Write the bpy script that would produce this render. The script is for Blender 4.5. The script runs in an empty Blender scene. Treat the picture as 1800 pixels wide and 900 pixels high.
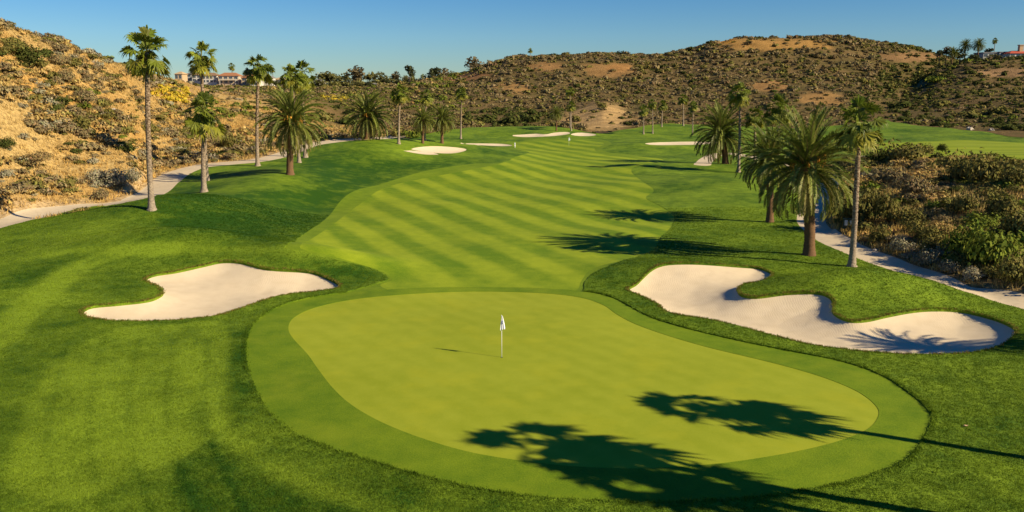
import bpy, math, random
import numpy as np
from mathutils import Vector

R = math.radians
rng = np.random.default_rng(7)
random.seed(7)
S = bpy.context.scene
COL = S.collection

# ------------------------------------------------------------------ camera
F = 1500.0            # focal length in pixels of a 1800 px wide frame
P = math.atan(0.2)    # pitch below the horizon
CP, SP = math.cos(P), math.sin(P)
HC = 13.6             # height of the camera above the green
cam_d = bpy.data.cameras.new('camera')
cam = bpy.data.objects.new('camera', cam_d)
COL.objects.link(cam)
cam.location = (0, 0, HC)
cam.rotation_euler = (R(90) - P, 0, 0)
cam_d.sensor_width = 36
cam_d.lens = 36 * F / 1800
cam_d.clip_end = 9000
S.camera = cam

def ray(u, v):
    a = (np.asarray(u, float) - 900) / F
    b = (450 - np.asarray(v, float)) / F
    return a, CP + b * SP, -SP + b * CP

def proj(x, y, z):
    dz = z - HC
    s = y * CP - dz * SP
    t = y * SP + dz * CP
    s = np.maximum(s, 1e-3)
    return 900 + F * x / s, 450 - F * t / s

def zv(y, v):
    _, dy, dz = ray(900, v)
    return HC + y * dz / dy

def ux(u, y, z):
    s = y * CP - (z - HC) * SP
    return (u - 900) / F * s

# ------------------------------------------------------------------ noise
def vnoise(x, y, seed=0):
    x = np.asarray(x, float); y = np.asarray(y, float)
    xi = np.floor(x).astype(np.int64); yi = np.floor(y).astype(np.int64)
    fx = x - xi; fy = y - yi
    fx = fx * fx * fx * (fx * (fx * 6 - 15) + 10); fy = fy * fy * fy * (fy * (fy * 6 - 15) + 10)
    def h(i, j):
        n = (i * 374761393 + j * 668265263 + seed * 1274126177) & 0xffffffff
        n = ((n ^ (n >> 13)) * 1274126177) & 0xffffffff
        n = ((n ^ (n >> 16)) * 2246822519) & 0xffffffff
        return ((n ^ (n >> 15)) & 0xffff) / 65535.0
    a = h(xi, yi); b = h(xi + 1, yi); c = h(xi, yi + 1); d = h(xi + 1, yi + 1)
    return (a + (b - a) * fx) * (1 - fy) + (c + (d - c) * fx) * fy

def fbm(x, y, octv=4, seed=0, gain=0.5):
    s = 0; a = 1; t = 0
    for k in range(octv):
        s = s + a * (vnoise(x * 2 ** k + 17.3 * k, y * 2 ** k - 9.1 * k, seed + k) - 0.5)
        t += a * 0.5; a *= gain
    return s / t          # about -1..1

def sstep(x, a, b):
    t = np.clip((x - a) / (b - a), 0, 1)
    return t * t * (3 - 2 * t)

# ------------------------------------------------------------------ terrain
def table(rows):
    us = np.array([r[0] for r in rows], float)
    ys = np.array([[p[0] for p in r[1:]] for r in rows], float)
    zs = np.array([[p[1] for p in r[1:]] for r in rows], float)
    return us, ys, zs

def V(y, v):
    return (y, float(zv(y, v)))

MAIN = table([
    (-1400, (40, .4), (48, 6), (62, 15), (90, 30), (150, 26), (500, 15), (1400, 10)),
    (-700, (56, .4), (64, 5), (80, 15), (108, 29), (180, 24), (500, 15), (1400, 10)),
    (-300, (74, .4), (83, 4.5), (99, 14), (124, 27), (210, 22), (500, 15), (1400, 10)),
    (0, (87, .4), V(98, 300), V(115, 152), V(142, 30), (250, 17), (560, 13), (1400, 10)),
    (110, (97, .4), V(110, 290), V(130, 165), V(157, 69), (260, 15), (560, 12), (1400, 10)),
    (215, (106, .4), V(120, 272), V(142, 186), V(186, 110), (280, 13), V(610, 156), (1400, 10)),
    (300, (139, .4), V(152, 262), V(180, 200), V(245, 136), (330, 11), V(610, 151), (1400, 8)),
    (400, (160, .4), V(180, 244), V(230, 192), V(310, 163), (400, 9), V(610, 150), (1400, 8)),
    (500, (183, .2), V(205, 228), V(265, 190), V(330, 170), (430, 8.5), V(610, 152), (1400, 8)),
    (600, (208, .2), V(258, 222), V(310, 195), V(370, 176), (450, 6), V(610, 156), (1400, 8)),
    (700, (208, .3), V(290, 214), V(370, 182), V(455, 159), (520, 11), V(610, 148), (1400, 8)),
    (800, (236, .5), V(305, 204), V(400, 166), V(510, 135), (570, 20), (700, 16), (1400, 6)),
    (860, (252, .7), V(315, 202), V(405, 160), V(515, 119), (580, 24), (700, 20), (1400, 6)),
    (900, (256, .9), V(320, 201), V(410, 154), V(520, 105), (600, 28), (700, 24), (1400, 6)),
    (960, (247, .8), V(318, 203), V(405, 155), V(505, 100), (600, 29), (700, 25), (1400, 6)),
    (1000, (238, .8), V(310, 204), V(400, 160), V(500, 99), (600, 29), (700, 25), (1400, 6)),
    (1060, (229, .7), V(300, 196), V(400, 156), V(506, 97), (600, 29), (700, 25), (1400, 6)),
    (1100, (240, .8), V(315, 196), V(410, 150), V(510, 98), (600, 30), (700, 26), (1400, 6)),
    (1160, (256, .6), V(325, 192), V(420, 145), V(525, 101), (620, 30), (740, 26), (1400, 6)),
    (1210, (270, .5), V(330, 190), V(430, 138), V(540, 90), (640, 33), (760, 27), (1400, 6)),
    (1250, (266, .5), V(330, 188), V(430, 133), V(535, 75), (640, 36), (760, 28), (1400, 6)),
    (1290, (265, .5), V(330, 186), V(430, 129), V(530, 68), (640, 38), (760, 29), (1400, 6)),
    (1400, (266, .5), V(330, 186), V(430, 128), V(530, 67), (640, 38), (760, 29), (1400, 6)),
    (1480, (276, 1.0), V(330, 186), V(430, 130), V(535, 70), (640, 38), (760, 29), (1400, 6)),
    (1560, (288, 1.6), V(335, 186), V(435, 136), V(545, 77), (650, 36), (760, 29), (1400, 6)),
    (1620, (286, 2.0), V(335, 190), V(435, 145), V(550, 90), (650, 32), (760, 27), (1400, 6)),
    (1680, (284, 2.0), V(335, 196), V(435, 156), V(555, 108), (650, 26), (760, 24), (1400, 6)),
    (1800, (280, 2.0), V(335, 200), V(435, 165), V(560, 130), (650, 20), (760, 20), (1400, 6)),
    (2200, (270, 2.0), (335, 5), (435, 8), (560, 15), (650, 15), (760, 15), (1400, 6)),
    (3200, (260, 2.0), (335, 5), (435, 8), (560, 15), (650, 15), (760, 15), (1400, 6)),
])
RIGHT = table([
    (1460, (300, -9), (330, -9), (370, -9), (430, -9), (540, -9)),
    (1540, (296, 0.5), V(322, 210), V(370, 204), V(430, 196), (540, -6)),
    (1580, (268, 1.2), V(315, 203), V(370, 186), V(430, 170), (540, -2)),
    (1620, (250, 1.8), V(305, 200), V(370, 164), V(430, 138), (540, 8)),
    (1650, (238, 2), V(295, 199), V(366, 155), V(428, 119), (540, 14)),
    (1700, (222, 2), V(278, 204), V(358, 154), V(424, 107), (540, 20)),
    (1800, (194, 2), V(255, 207), V(348, 156), V(420, 106), (540, 22)),
    (2000, (165, 2), V(235, 210), V(330, 156), V(410, 104), (540, 22)),
    (2400, (150, 2), (240, 6), (330, 16), (400, 30), (540, 24)),
    (3200, (140, 2), (230, 8), (310, 18), (380, 32), (540, 26)),
])
BANK = table([
    (1420, (140, -3), (150, -3), (156, -3), (162, -3), (190, -3)),
    (1446, (86, -1.0), (95, 0.0), (106, 0.5), (118, 0.6), (160, 0.3)),
    (1470, (79, .1), (90, .9), (105, 1.5), (121, 1.8), (160, 1.2)),
    (1500, (74.5, .1), (86, 1.2), (103, 2.0), (123, 2.6), (155, 1.7)),
    (1580, (66, .1), (77, 1.5), (95, 2.8), (121, 3.6), (150, 2.4)),
    (1700, (58.5, .1), (69, 1.8), (85, 3.2), (106, 4.3), (135, 2.6)),
    (1800, (54.0, .1), (62, 1.8), (75, 3.3), (93, 4.5), (125, 2.8)),
    (2100, (42, .1), (50, 2), (62, 4), (80, 5.2), (115, 3)),
    (2600, (32, .1), (40, 2.5), (50, 4.5), (64, 6), (110, 3.3)),
    (3600, (24, .1), (32, 2.5), (42, 4.5), (54, 6), (100, 3.3)),
])

def tab_eval(tab, u, y, low):
    us, ys, zs = tab
    K = ys.shape[1]
    i = np.clip(np.searchsorted(us, u) - 1, 0, len(us) - 2)
    t = np.clip((u - us[i]) / (us[i + 1] - us[i]), 0, 1)
    t = 0.5 * t + 0.5 * t * t * (3 - 2 * t)
    Y = [ys[i, k] * (1 - t) + ys[i + 1, k] * t for k in range(K)]
    Z = [zs[i, k] * (1 - t) + zs[i + 1, k] * t for k in range(K)]
    D = [(Z[k + 1] - Z[k]) / np.maximum(Y[k + 1] - Y[k], 1e-3) for k in range(K - 1)]
    M = [D[0]]
    for k in range(1, K - 1):
        pr = D[k - 1] * D[k]
        hm = np.where(pr > 0, 2 * pr / np.where(np.abs(D[k - 1] + D[k]) > 1e-9, D[k - 1] + D[k], 1), 0)
        M.append(hm)
    M.append(D[-1] * 0.3)
    out = np.where(y < Y[0], Z[0] - (Y[0] - y) * 0.06 - low * (Y[0] - y), Z[-1] + 0 * y)
    for k in range(K - 1):
        h = np.maximum(Y[k + 1] - Y[k], 1e-3)
        s = np.clip((y - Y[k]) / h, 0, 1)
        s2 = s * s; s3 = s2 * s
        val = (2 * s3 - 3 * s2 + 1) * Z[k] + (s3 - 2 * s2 + s) * h * M[k] + (-2 * s3 + 3 * s2) * Z[k + 1] + (s3 - s2) * h * M[k + 1]
        out = np.where((y >= Y[k]) & (y < Y[k + 1]), val, out)
    return out, Y[0]

# mounds of the course: x, y, height, sigma x, sigma y
MOUNDS = [
    (-28, 68, 1.8, 6, 3.0), (-15, 64.3, 1.35, 4.0, 2.4), (-35, 84, 2.3, 7, 8), (-29, 158, 4.2, 14, 16), (-31, 112, 1.8, 6, 12), (-44, 130, .8, 10, 14),
    (-11, 170, 1.5, 8, 8), (-3, 240, 1.9, 22, 12), (23.5, 55.8, 1.5, 4.5, 2.4), (12, 62.8, .75, 3.5, 2.4), (27, 113, 1.3, 9, 9),
    (28, 190, .9, 9, 7), (42, 200, .6, 12, 8), (-40, 56, .5, 9, 8), (32, 262, 1.0, 18, 10), (-22, 218, .7, 12, 8),
    (22, 140, .5, 8, 6), (-22, 100, -1.0, 6, 12), (60, 255, 1.8, 26, 18), (30, 44, .45, 6, 5),
]

def uof(x, y, z=3.0):
    s = np.maximum(y * CP - (z - HC) * SP, 2.0)
    return 900 + F * x / s

def course(x, y):
    z = 0 * x
    for mx, my, h, sx, sy in MOUNDS:
        z = z + h * np.exp(-0.5 * (((x - mx) / sx) ** 2 + ((y - my) / sy) ** 2))
    u = uof(x, y)
    z = z + 2.0 * sstep(u, 1430, 1560) * sstep(y, 95, 140)
    w = 1 - np.exp(-(((x - 1) / 14) ** 2 + ((y - 40) / 13) ** 2) ** 2)
    z = z + w * (0.26 * fbm(x / 11, y / 11, 2, 5) + 0.45 * fbm(x / 30, y / 36, 2, 9))
    return z

def hill_noise(x, y, amt):
    n = fbm(x / 46 + 3, y / 60, 3, 21) * 2.2
    g = np.abs(fbm(x / 34 + 0.15 * y / 34, y / 120, 2, 31)) * -2.6 + .7
    return amt * (n + g + 0.5 * fbm(x / 9, y / 9, 3, 41))

def terrain(x, y, parts=False):
    x = np.asarray(x, float); y = np.asarray(y, float)
    c = course(x, y)
    u = uof(x, y, 6.0)
    m, f0 = tab_eval(MAIN, u, y, 0.05)
    r, f1 = tab_eval(RIGHT, u, y, 0.1)
    ub = uof(x, y, 1.0)
    b, f2 = tab_eval(BANK, ub, y, 0.12)
    ym = np.maximum(y - f0, 0)
    amt = np.clip(ym / 60, 0, 1) * np.clip(1.15 - np.abs(u - 150) / 900, .35, 1)
    far = sstep(y, 230, 340)
    m = m + hill_noise(x, y, 1) * np.clip(ym / 50, 0, 1) * (0.28 + (.5 * sstep(u, 660, 860) - .16 * (u < 860)) * far)
    r = r + hill_noise(x, y, 1) * np.clip((y - f1) / 50, 0, 1) * .6
    b = b + 0.5 * fbm(x / 7, y / 7, 3, 51) * np.clip((y - f2) / 10, 0, 1)
    k = 0.35
    h = np.maximum(m, r)
    e = np.abs(m - r); h = h + np.where(e < 4, (4 - e) ** 2 / 16, 0)
    wb = (1 - sstep(y - f2, 50, 75)) * sstep(ub, 1440, 1470)
    b = np.where(wb > 0, b - 3 * (1 - wb), -9)
    h = np.maximum(h, b)
    e = np.abs(c - h)
    z = np.maximum(c, h) + np.where(e < k, (k - e) ** 2 / (4 * k), 0)
    z = np.where(y > 1400, z - (y - 1400) * .005, z)
    if parts:
        return z, (h > c)
    return z

def raycast(u, v, n=900):
    u = np.atleast_1d(np.asarray(u, float)); v = np.atleast_1d(np.asarray(v, float))
    dx, dy, dz = ray(u, v)
    ys = np.geomspace(15, 900, n)
    Y = ys[None, :] + 0 * u[:, None]
    X = Y * (dx / dy)[:, None]; Z = HC + Y * (dz / dy)[:, None]
    below = Z < terrain(X, Y)
    k = np.argmax(below, axis=1)
    k = np.where(below.any(axis=1), np.maximum(k, 1), n - 1)
    lo = ys[k - 1]; hi = ys[k]
    for _ in range(18):
        mid = .5 * (lo + hi)
        bl = HC + mid * dz / dy < terrain(mid * dx / dy, mid)
        hi = np.where(bl, mid, hi); lo = np.where(bl, lo, mid)
    return hi * dx / dy, hi

def spline(pts, closed=True, n=8):
    p = np.array(pts, float)
    out = []
    N = len(p)
    for i in range(N if closed else N - 1):
        if closed:
            a, b, c, d = p[(i - 1) % N], p[i], p[(i + 1) % N], p[(i + 2) % N]
        else:
            a, b, c, d = p[max(i - 1, 0)], p[i], p[i + 1], p[min(i + 2, N - 1)]
        for t in np.linspace(0, 1, n, endpoint=False):
            out.append(.5 * ((2 * b) + (c - a) * t + (2 * a - 5 * b + 4 * c - d) * t * t + (3 * b - a - 3 * c + d) * t ** 3))
    if not closed:
        out.append(p[-1])
    return np.array(out)

def world_poly(px, n=6, closed=True):
    q = spline(px, closed, n)
    x, y = raycast(q[:, 0], q[:, 1])
    return np.stack([x, y], 1)

def seg_dist(pts, poly, closed=True):
    """unsigned distance of pts to a polyline"""
    a = poly if closed else poly[:-1]
    b = np.roll(poly, -1, 0) if closed else poly[1:]
    best = np.full(len(pts), 1e18)
    for i in range(len(a)):
        d = b[i] - a[i]
        L = d @ d + 1e-12
        t = np.clip(((pts - a[i]) @ d) / L, 0, 1)
        q = pts - a[i] - t[:, None] * d
        best = np.minimum(best, q[:, 0] ** 2 + q[:, 1] ** 2)
    return np.sqrt(best)

def inside(pts, poly):
    c = np.zeros(len(pts), bool)
    x, y = pts[:, 0], pts[:, 1]
    for i in range(len(poly)):
        x0, y0 = poly[i]; x1, y1 = poly[(i + 1) % len(poly)]
        if y0 == y1: continue
        k = ((y0 > y) != (y1 > y)) & (x < (x1 - x0) * (y - y0) / (y1 - y0) + x0)
        c ^= k
    return c

def sdf(pts, poly, closed=True, width=0.0, margin=8.0):
    """negative inside; far points are given a big value (or minus it)"""
    lo = poly.min(0) - margin - width; hi = poly.max(0) + margin + width
    out = np.full(len(pts), 99.0)
    k = np.where((pts[:, 0] > lo[0]) & (pts[:, 0] < hi[0]) & (pts[:, 1] > lo[1]) & (pts[:, 1] < hi[1]))[0]
    if len(k):
        d = seg_dist(pts[k], poly, closed)
        if closed:
            d = np.where(inside(pts[k], poly), -d, d)
        out[k] = d - width
    return out

# ------------------------------------------------------------------ outlines (read off the photograph, laid on the terrain)
GREEN_PX = [(880, 513), (960, 516), (1020, 523), (1060, 536), (1085, 553), (1120, 571), (1180, 592), (1250, 612), (1330, 631),
    (1400, 649), (1460, 668), (1510, 690), (1540, 714), (1544, 732), (1526, 754), (1485, 772), (1427, 788), (1350, 803), (1256, 816),
    (1150, 823), (1040, 822), (930, 812), (826, 795), (740, 770), (670, 742), (618, 712), (585, 682), (560, 650), (540, 622), (516, 596),
    (507, 578), (515, 560), (545, 544), (595, 531), (660, 522), (740, 516), (810, 513)]
COLLAR_PX = [(880, 505), (960, 507), (1030, 513), (1080, 525), (1149, 560), (1256, 590), (1379, 616), (1480, 636), (1549, 660),
    (1592, 687), (1629, 717), (1638, 742), (1613, 788), (1581, 817), (1507, 845), (1443, 858), (1340, 874), (1220, 882), (1100, 883),
    (960, 877), (850, 862), (765, 844), (700, 826), (640, 808), (583, 789), (517, 761), (467, 717), (439, 656), (432, 622), (434, 600), (446, 571),
    (483, 543), (540, 525), (610, 515), (700, 508), (790, 505)]
BUNK_L = [(146, 550), (161, 540), (211, 535), (261, 529), (283, 520), (287, 513), (278, 504), (256, 493), (272, 484), (311, 478),
    (356, 468), (389, 461), (422, 462), (461, 472), (489, 475), (544, 479), (578, 491), (597, 505), (556, 513), (500, 519), (456, 531),
    (411, 547), (367, 558), (278, 565), (194, 564), (158, 559)]
BUNK_R = [(1104, 510), (1120, 499), (1144, 476), (1165, 466), (1197, 463), (1240, 464), (1293, 468), (1336, 472), (1357, 483),
    (1341, 494), (1309, 500), (1296, 509), (1304, 520), (1331, 523), (1379, 517), (1421, 515), (1448, 518), (1463, 529), (1464, 550), (1491, 564),
    (1523, 564), (1560, 556), (1603, 548), (1645, 545), (1693, 548), (1747, 561), (1779, 575), (1784, 587), (1757, 609), (1709, 620),
    (1640, 624), (1560, 622), (1496, 616), (1432, 608), (1379, 596), (1320, 580), (1256, 564), (1203, 556), (1171, 548), (1156, 535), (1128, 521)]
B_FAR = [
    [(722, 262), (752, 257), (790, 258), (820, 262), (812, 267), (790, 270), (755, 268)],
    [(690, 260), (708, 263), (740, 266), (776, 271), (752, 272), (722, 268)],
    [(898, 238), (925, 236), (944, 235), (960, 236), (975, 233), (998, 232), (1002, 235), (985, 238), (960, 240), (920, 241)],
    [(1003, 236), (1020, 233), (1048, 236), (1040, 239), (1015, 239)],
    [(1133, 252), (1160, 250), (1200, 249), (1240, 249), (1262, 251), (1235, 254), (1190, 255), (1150, 255)],
    [(806, 252), (850, 252), (886, 253), (902, 256), (880, 257), (840, 255)],
]
FAIR_PX = [(527, 436), (548, 420), (580, 399), (612, 374), (645, 350), (664, 336), (700, 323), (760, 311), (820, 300), (865, 291), (893, 283), (905, 276),
    (930, 268), (905, 262), (895, 256), (915, 251), (960, 248), (1010, 246), (1050, 248), (1062, 254), (1045, 262), (1060, 270), (1100, 275), (1150, 277), (1165, 283),
    (1120, 292), (1110, 302), (1128, 318), (1150, 335), (1135, 348), (1160, 362), (1185, 380), (1180, 400), (1160, 420), (1150, 440),
    (1110, 455), (1060, 466), (1035, 478), (1022, 494), (1010, 512), (960, 512), (870, 512), (760, 514), (700, 514), (668, 502), (690, 492), (668, 476), (620, 461), (570, 447)]
FIRST_PX = [(520, 441), (500, 436), (540, 408), (575, 383), (600, 352), (625, 335), (665, 325), (700, 314), (750, 300), (800, 292), (840, 287), (885, 287), (912, 275),
    (945, 268), (910, 262), (890, 256), (912, 249), (960, 245), (1010, 243), (1060, 246), (1075, 253), (1058, 262), (1072, 268), (1110, 272), (1135, 277), (1140, 283),
    (1100, 293), (1092, 302), (1108, 318), (1128, 335), (1115, 348), (1138, 362), (1160, 381), (1154, 402), (1134, 424), (1124, 440),
    (1104, 455), (1066, 470), (1042, 482), (1028, 497), (1020, 515), (960, 516), (870, 516), (760, 518), (690, 520), (600, 520), (660, 500), (683, 491), (660, 476), (610, 462), (560, 450)]
UPFAIR_PX = [(1480, 254), (1600, 250), (1680, 247), (1740, 248), (1830, 254), (1960, 262), (2100, 290), (2000, 330), (1900, 330), (1800, 310), (1700, 290), (1600, 276), (1500, 274)]
PATH_L_PX = [(-420, 520), (-200, 450), (-90, 421), (0, 397), (52, 382), (102, 370), (160, 362), (205, 357), (245, 349), (270, 338), (288, 322), (312, 305), (350, 293), (405, 287), (455, 282), (497, 272),
    (522, 263), (545, 255), (580, 249), (625, 245), (700, 241)]
PATH_R_PX = [(2150, 640), (1950, 578), (1800, 534), (1680, 505), (1595, 476), (1535, 454), (1478, 430), (1442, 408), (1426, 390), (1431, 368), (1448, 349), (1456, 335), (1450, 322), (1425, 306), (1390, 292), (1350, 281),
    (1310, 274), (1282, 270), (1264, 271), (1250, 276), (1240, 283), (1234, 290)]
green_p = world_poly(GREEN_PX); collar_p = world_poly(COLLAR_PX)
fair_p = world_poly(FAIR_PX, 5); first_p = world_poly(FIRST_PX, 5)
upfair_p = world_poly(UPFAIR_PX, 5)
bl_p = world_poly(BUNK_L); br_p = world_poly(BUNK_R)
bf_p = [world_poly(b, 5) for b in B_FAR]
pl_p = world_poly(PATH_L_PX, 5, False); pr_p = world_poly(PATH_R_PX, 5, False)
bunkers = [bl_p, br_p] + bf_p

MOW_LIGHT = [  # mowing passes, darker patches and a painted sunlit band: outline or centre line in the photo, half width in metres, softness, tone
    ('p', [(215, 578), (300, 572), (392, 570), (402, 640), (398, 740), (335, 800), (250, 838), (110, 885), (20, 850), (40, 740), (85, 655), (150, 605)], 0, .35, .8),
    ('l', [(300, 441), (215, 445), (140, 470), (75, 520), (10, 580), (-60, 650)], 1.1, .5, .9),
    ('l', [(620, 448), (440, 441), (220, 438), (100, 447), (0, 464)], .6, .8, .7),
    ('l', [(330, 600), (348, 690), (388, 755), (450, 808), (540, 856), (640, 892), (760, 915)], .45, .45, .5),
    ('p', [(344, 690), (380, 765), (440, 818), (520, 860), (620, 900), (600, 960), (330, 960), (300, 850), (335, 780)], 0, .5, -.75),  # darker wedge in the near-left rough
    ('p', [(402, 590), (460, 580), (440, 640), (445, 690), (420, 740), (400, 700)], 0, .8, -.5),
    ('l', [(20, 500), (75, 470), (130, 455)], 1.3, 1.0, -.6),
    ('p', [(210, 455), (330, 448), (500, 452), (640, 478), (670, 492), (600, 500), (520, 470), (400, 452), (280, 475), (230, 520), (190, 515)], 0, 1.0, -.5),
    ('p', [(1640, 800), (1760, 790), (1830, 830), (1820, 900), (1640, 880)], 0, 1.5, .55),
    ('l', [(1380, 478), (1480, 492), (1600, 520), (1750, 548)], .8, .9, .5),  # sunlit strip between right bunker and path, painted into the grass tone
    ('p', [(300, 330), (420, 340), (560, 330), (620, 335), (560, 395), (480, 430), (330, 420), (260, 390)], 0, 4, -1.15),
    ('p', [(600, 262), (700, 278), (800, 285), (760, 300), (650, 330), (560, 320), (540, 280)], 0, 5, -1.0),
]
for j in range(5):
    MOW_LIGHT.append(('l', [(120 + 62 * j, 600), (95 + 66 * j, 700), (85 + 74 * j, 800), (110 + 84 * j, 930)], .12, .2, -.42))
for j in range(4):
    MOW_LIGHT.append(('l', [(1690 + 40 * j, 660), (1740 + 40 * j, 740), (1760 + 46 * j, 840), (1750 + 60 * j, 920)], .14, .25, .35))
mow_light_w = [(k, world_poly(p, 5, k == 'p'), w, s, t) for k, p, w, s, t in MOW_LIGHT]

def mow_light_tone(pts):
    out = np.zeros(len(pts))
    for k, p, w, s, t in mow_light_w:
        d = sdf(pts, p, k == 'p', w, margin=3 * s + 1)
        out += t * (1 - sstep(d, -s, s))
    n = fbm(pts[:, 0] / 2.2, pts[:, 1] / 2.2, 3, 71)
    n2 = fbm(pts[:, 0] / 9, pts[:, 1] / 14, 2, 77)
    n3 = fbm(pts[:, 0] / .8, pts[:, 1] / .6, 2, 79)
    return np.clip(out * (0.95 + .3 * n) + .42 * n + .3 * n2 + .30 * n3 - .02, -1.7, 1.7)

# ------------------------------------------------------------------ terrain grid, cut along the outlines
rows = [-4.0]
y = -4.0
while y < 2600:
    if y < 20: d = .9
    elif y < 330: d = min(max(2.1 * y * y / 20400, .13), 1.25)
    elif y < 640: d = 2.4
    else: d = y * .04
    if 19 < y < 21: d = .13
    y += d; rows.append(y)
rows = np.array(rows)
ac = np.linspace(-.64, .64, 470)
side = np.linspace(0, 1, 48)[1:] ** 1.3
ac = np.concatenate([-.64 - side[::-1] * .9, ac, .64 + side * .9])
NY, NX = len(rows), len(ac)
GY = np.repeat(rows, NX); GX = np.tile(ac, NY) * (GY + 6)
jit = (GY > 21) & (GY < 300)
XY = np.stack([GX, GY], 1)
i0 = (np.arange(NY - 1)[:, None] * NX + np.arange(NX - 1)[None, :]).ravel()
TR = np.concatenate([np.stack([i0, i0 + 1, i0 + NX + 1], 1), np.stack([i0, i0 + NX + 1, i0 + NX], 1)])
LAB = np.zeros(len(TR), int)

def split(fn, new_label, only):
    """cut the triangles whose label is in `only` along fn == 0; the inside gets new_label"""
    global XY, TR, LAB
    s = fn(XY)
    s = np.where(np.abs(s) < 2e-4, 2e-4, s)
    cand = np.isin(LAB, only)
    st = s[TR]
    neg = (st < 0).sum(1)
    LAB[cand & (neg == 3)] = new_label
    cross = np.where(cand & (neg > 0) & (neg < 3))[0]
    if not len(cross): return
    newp = []; edge = {}
    base = len(XY)
    nt = []; nl = []
    def cut(a, b):
        key = (a, b) if a < b else (b, a)
        if key not in edge:
            t = s[a] / (s[a] - s[b])
            newp.append(XY[a] + t * (XY[b] - XY[a]))
            edge[key] = base + len(newp) - 1
        return edge[key]
    for i in cross:
        a, b, c = (int(q) for q in TR[i])
        old = LAB[i]
        # rotate so that a is the odd one out
        na, nb, nc = s[a] < 0, s[b] < 0, s[c] < 0
        if na == nb: a, b, c = c, a, b
        elif na == nc: a, b, c = b, c, a
        p = cut(a, b); q = cut(a, c)
        la, lb = (new_label, old) if s[a] < 0 else (old, new_label)
        nt += [(a, p, q), (p, b, c), (p, c, q)]; nl += [la, lb, lb]
    keep = np.ones(len(TR), bool); keep[cross] = False
    XY = np.concatenate([XY, np.array(newp)])
    TR = np.concatenate([TR[keep], np.array(nt)])
    LAB = np.concatenate([LAB[keep], np.array(nl)])

L_LAWN, L_HILL, L_FIRST, L_FAIR, L_UP, L_COLLAR, L_GREEN, L_PL, L_PR, L_B = 0, 1, 2, 3, 4, 5, 6, 7, 8, 10
pathL = lambda p: sdf(p, pl_p, False, 2.0, 8)
pathR = lambda p: sdf(p, pr_p, False, 1.4, 8)

def hill_side(p):
    """negative on the wild slopes, positive on the turf"""
    x, y = p[:, 0], p[:, 1]
    u = uof(x, y, 6.0)
    _, f0 = tab_eval(MAIN, u, y, .05)
    ub = uof(x, y, 1.0)
    _, f2 = tab_eval(BANK, ub, y, .1)
    wob = fbm(x / 5, y / 5, 2, 61) * .5
    _, f1 = tab_eval(RIGHT, u, y, .1)
    f0 = np.where(u > 1565, np.minimum(f0, f1), f0)
    d0 = f0 - y + wob
    # left of the path is wild, whatever the table says
    d = seg_left(p, pl_p)
    d0 = np.where((y < 212) & (u < 640), np.minimum(np.where(u < 640, -d * 1.0, 9), np.where(u > 640, 9, 9)), d0 * 1.0)
    # right bank between its foot and the upper fairway
    bank = np.maximum(np.maximum(f2 - y, y - (f2 + 58)) , 1452 - ub) * np.where(ub > 1440, 1, 1)
    bank = np.where(ub > 1440, bank, 20)
    bank = bank + wob
    k = np.argmax(pr_p[:, 1] > 112)
    xr = np.interp(y, pr_p[:k, 1], pr_p[:k, 0])
    right = np.where((y < 110) & (y > 20), np.maximum(xr - x, y - (f2 + 58)), 20)
    return np.minimum(np.minimum(d0, bank), right)

def seg_left(pts, line):
    """signed side of the left path: positive on its left"""
    yy = line[:, 1]; xx = line[:, 0]
    o = np.argsort(yy)
    px = np.interp(pts[:, 1], yy[o], xx[o])
    px = np.where(pts[:, 1] < yy.min(), xx[np.argmin(yy)] , px)
    return px - pts[:, 0]

split(hill_side, L_HILL, [L_LAWN])
split(lambda p: sdf(p, first_p), L_FIRST, [L_LAWN])
split(lambda p: sdf(p, fair_p), L_FAIR, [L_FIRST, L_LAWN])
split(lambda p: sdf(p, upfair_p), L_UP, [L_LAWN])
split(lambda p: sdf(p, collar_p), L_COLLAR, [L_LAWN, L_FAIR, L_FIRST])
split(lambda p: sdf(p, green_p), L_GREEN, [L_COLLAR])
split(pathL, L_PL, [L_LAWN, L_HILL])
split(pathR, L_PR, [L_LAWN, L_HILL, L_FIRST, L_UP])
for k, b in enumerate(bunkers):
    split(lambda p, b=b: sdf(p, b), L_B + k, [L_LAWN, L_FIRST, L_FAIR, L_COLLAR])

ZT = terrain(XY[:, 0], XY[:, 1])

# ------------------------------------------------------------------ object helpers
def tag(o, label=None, cat=None, group=None, kind=None):
    if label: o['label'] = label
    if cat: o['category'] = cat
    if group: o['group'] = group
    if kind: o['kind'] = kind
    return o

def mesh_np(name, verts, faces, mat=None, smooth=False, attrs=None, colors=None):
    """faces: (n,3) or (n,4) array or list of such arrays"""
    me = bpy.data.meshes.new(name)
    fl = faces if isinstance(faces, list) else [faces]
    fl = [np.asarray(f, np.int32) for f in fl if len(f)]
    v = np.asarray(verts, np.float32)
    me.vertices.add(len(v)); me.vertices.foreach_set('co', v.ravel())
    tot = np.concatenate([np.full(len(f), f.shape[1], np.int32) for f in fl])
    loops = np.concatenate([f.ravel() for f in fl])
    st = np.concatenate([[0], np.cumsum(tot)[:-1]]).astype(np.int32)
    me.loops.add(len(loops)); me.loops.foreach_set('vertex_index', loops)
    me.polygons.add(len(tot)); me.polygons.foreach_set('loop_start', st)
    me.polygons.foreach_set('use_smooth', np.full(len(tot), bool(smooth)))
    me.update(calc_edges=True)
    for an, av in (attrs or {}).items():
        a = me.attributes.new(an, 'FLOAT', 'POINT'); a.data.foreach_set('value', np.asarray(av, np.float32))
    if colors is not None:
        a = me.color_attributes.new('Col', 'FLOAT_COLOR', 'POINT')
        c = np.ones((len(v), 4), np.float32); c[:, :3] = colors
        a.data.foreach_set('color', c.ravel())
    if mat: me.materials.append(mat)
    return me

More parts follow.
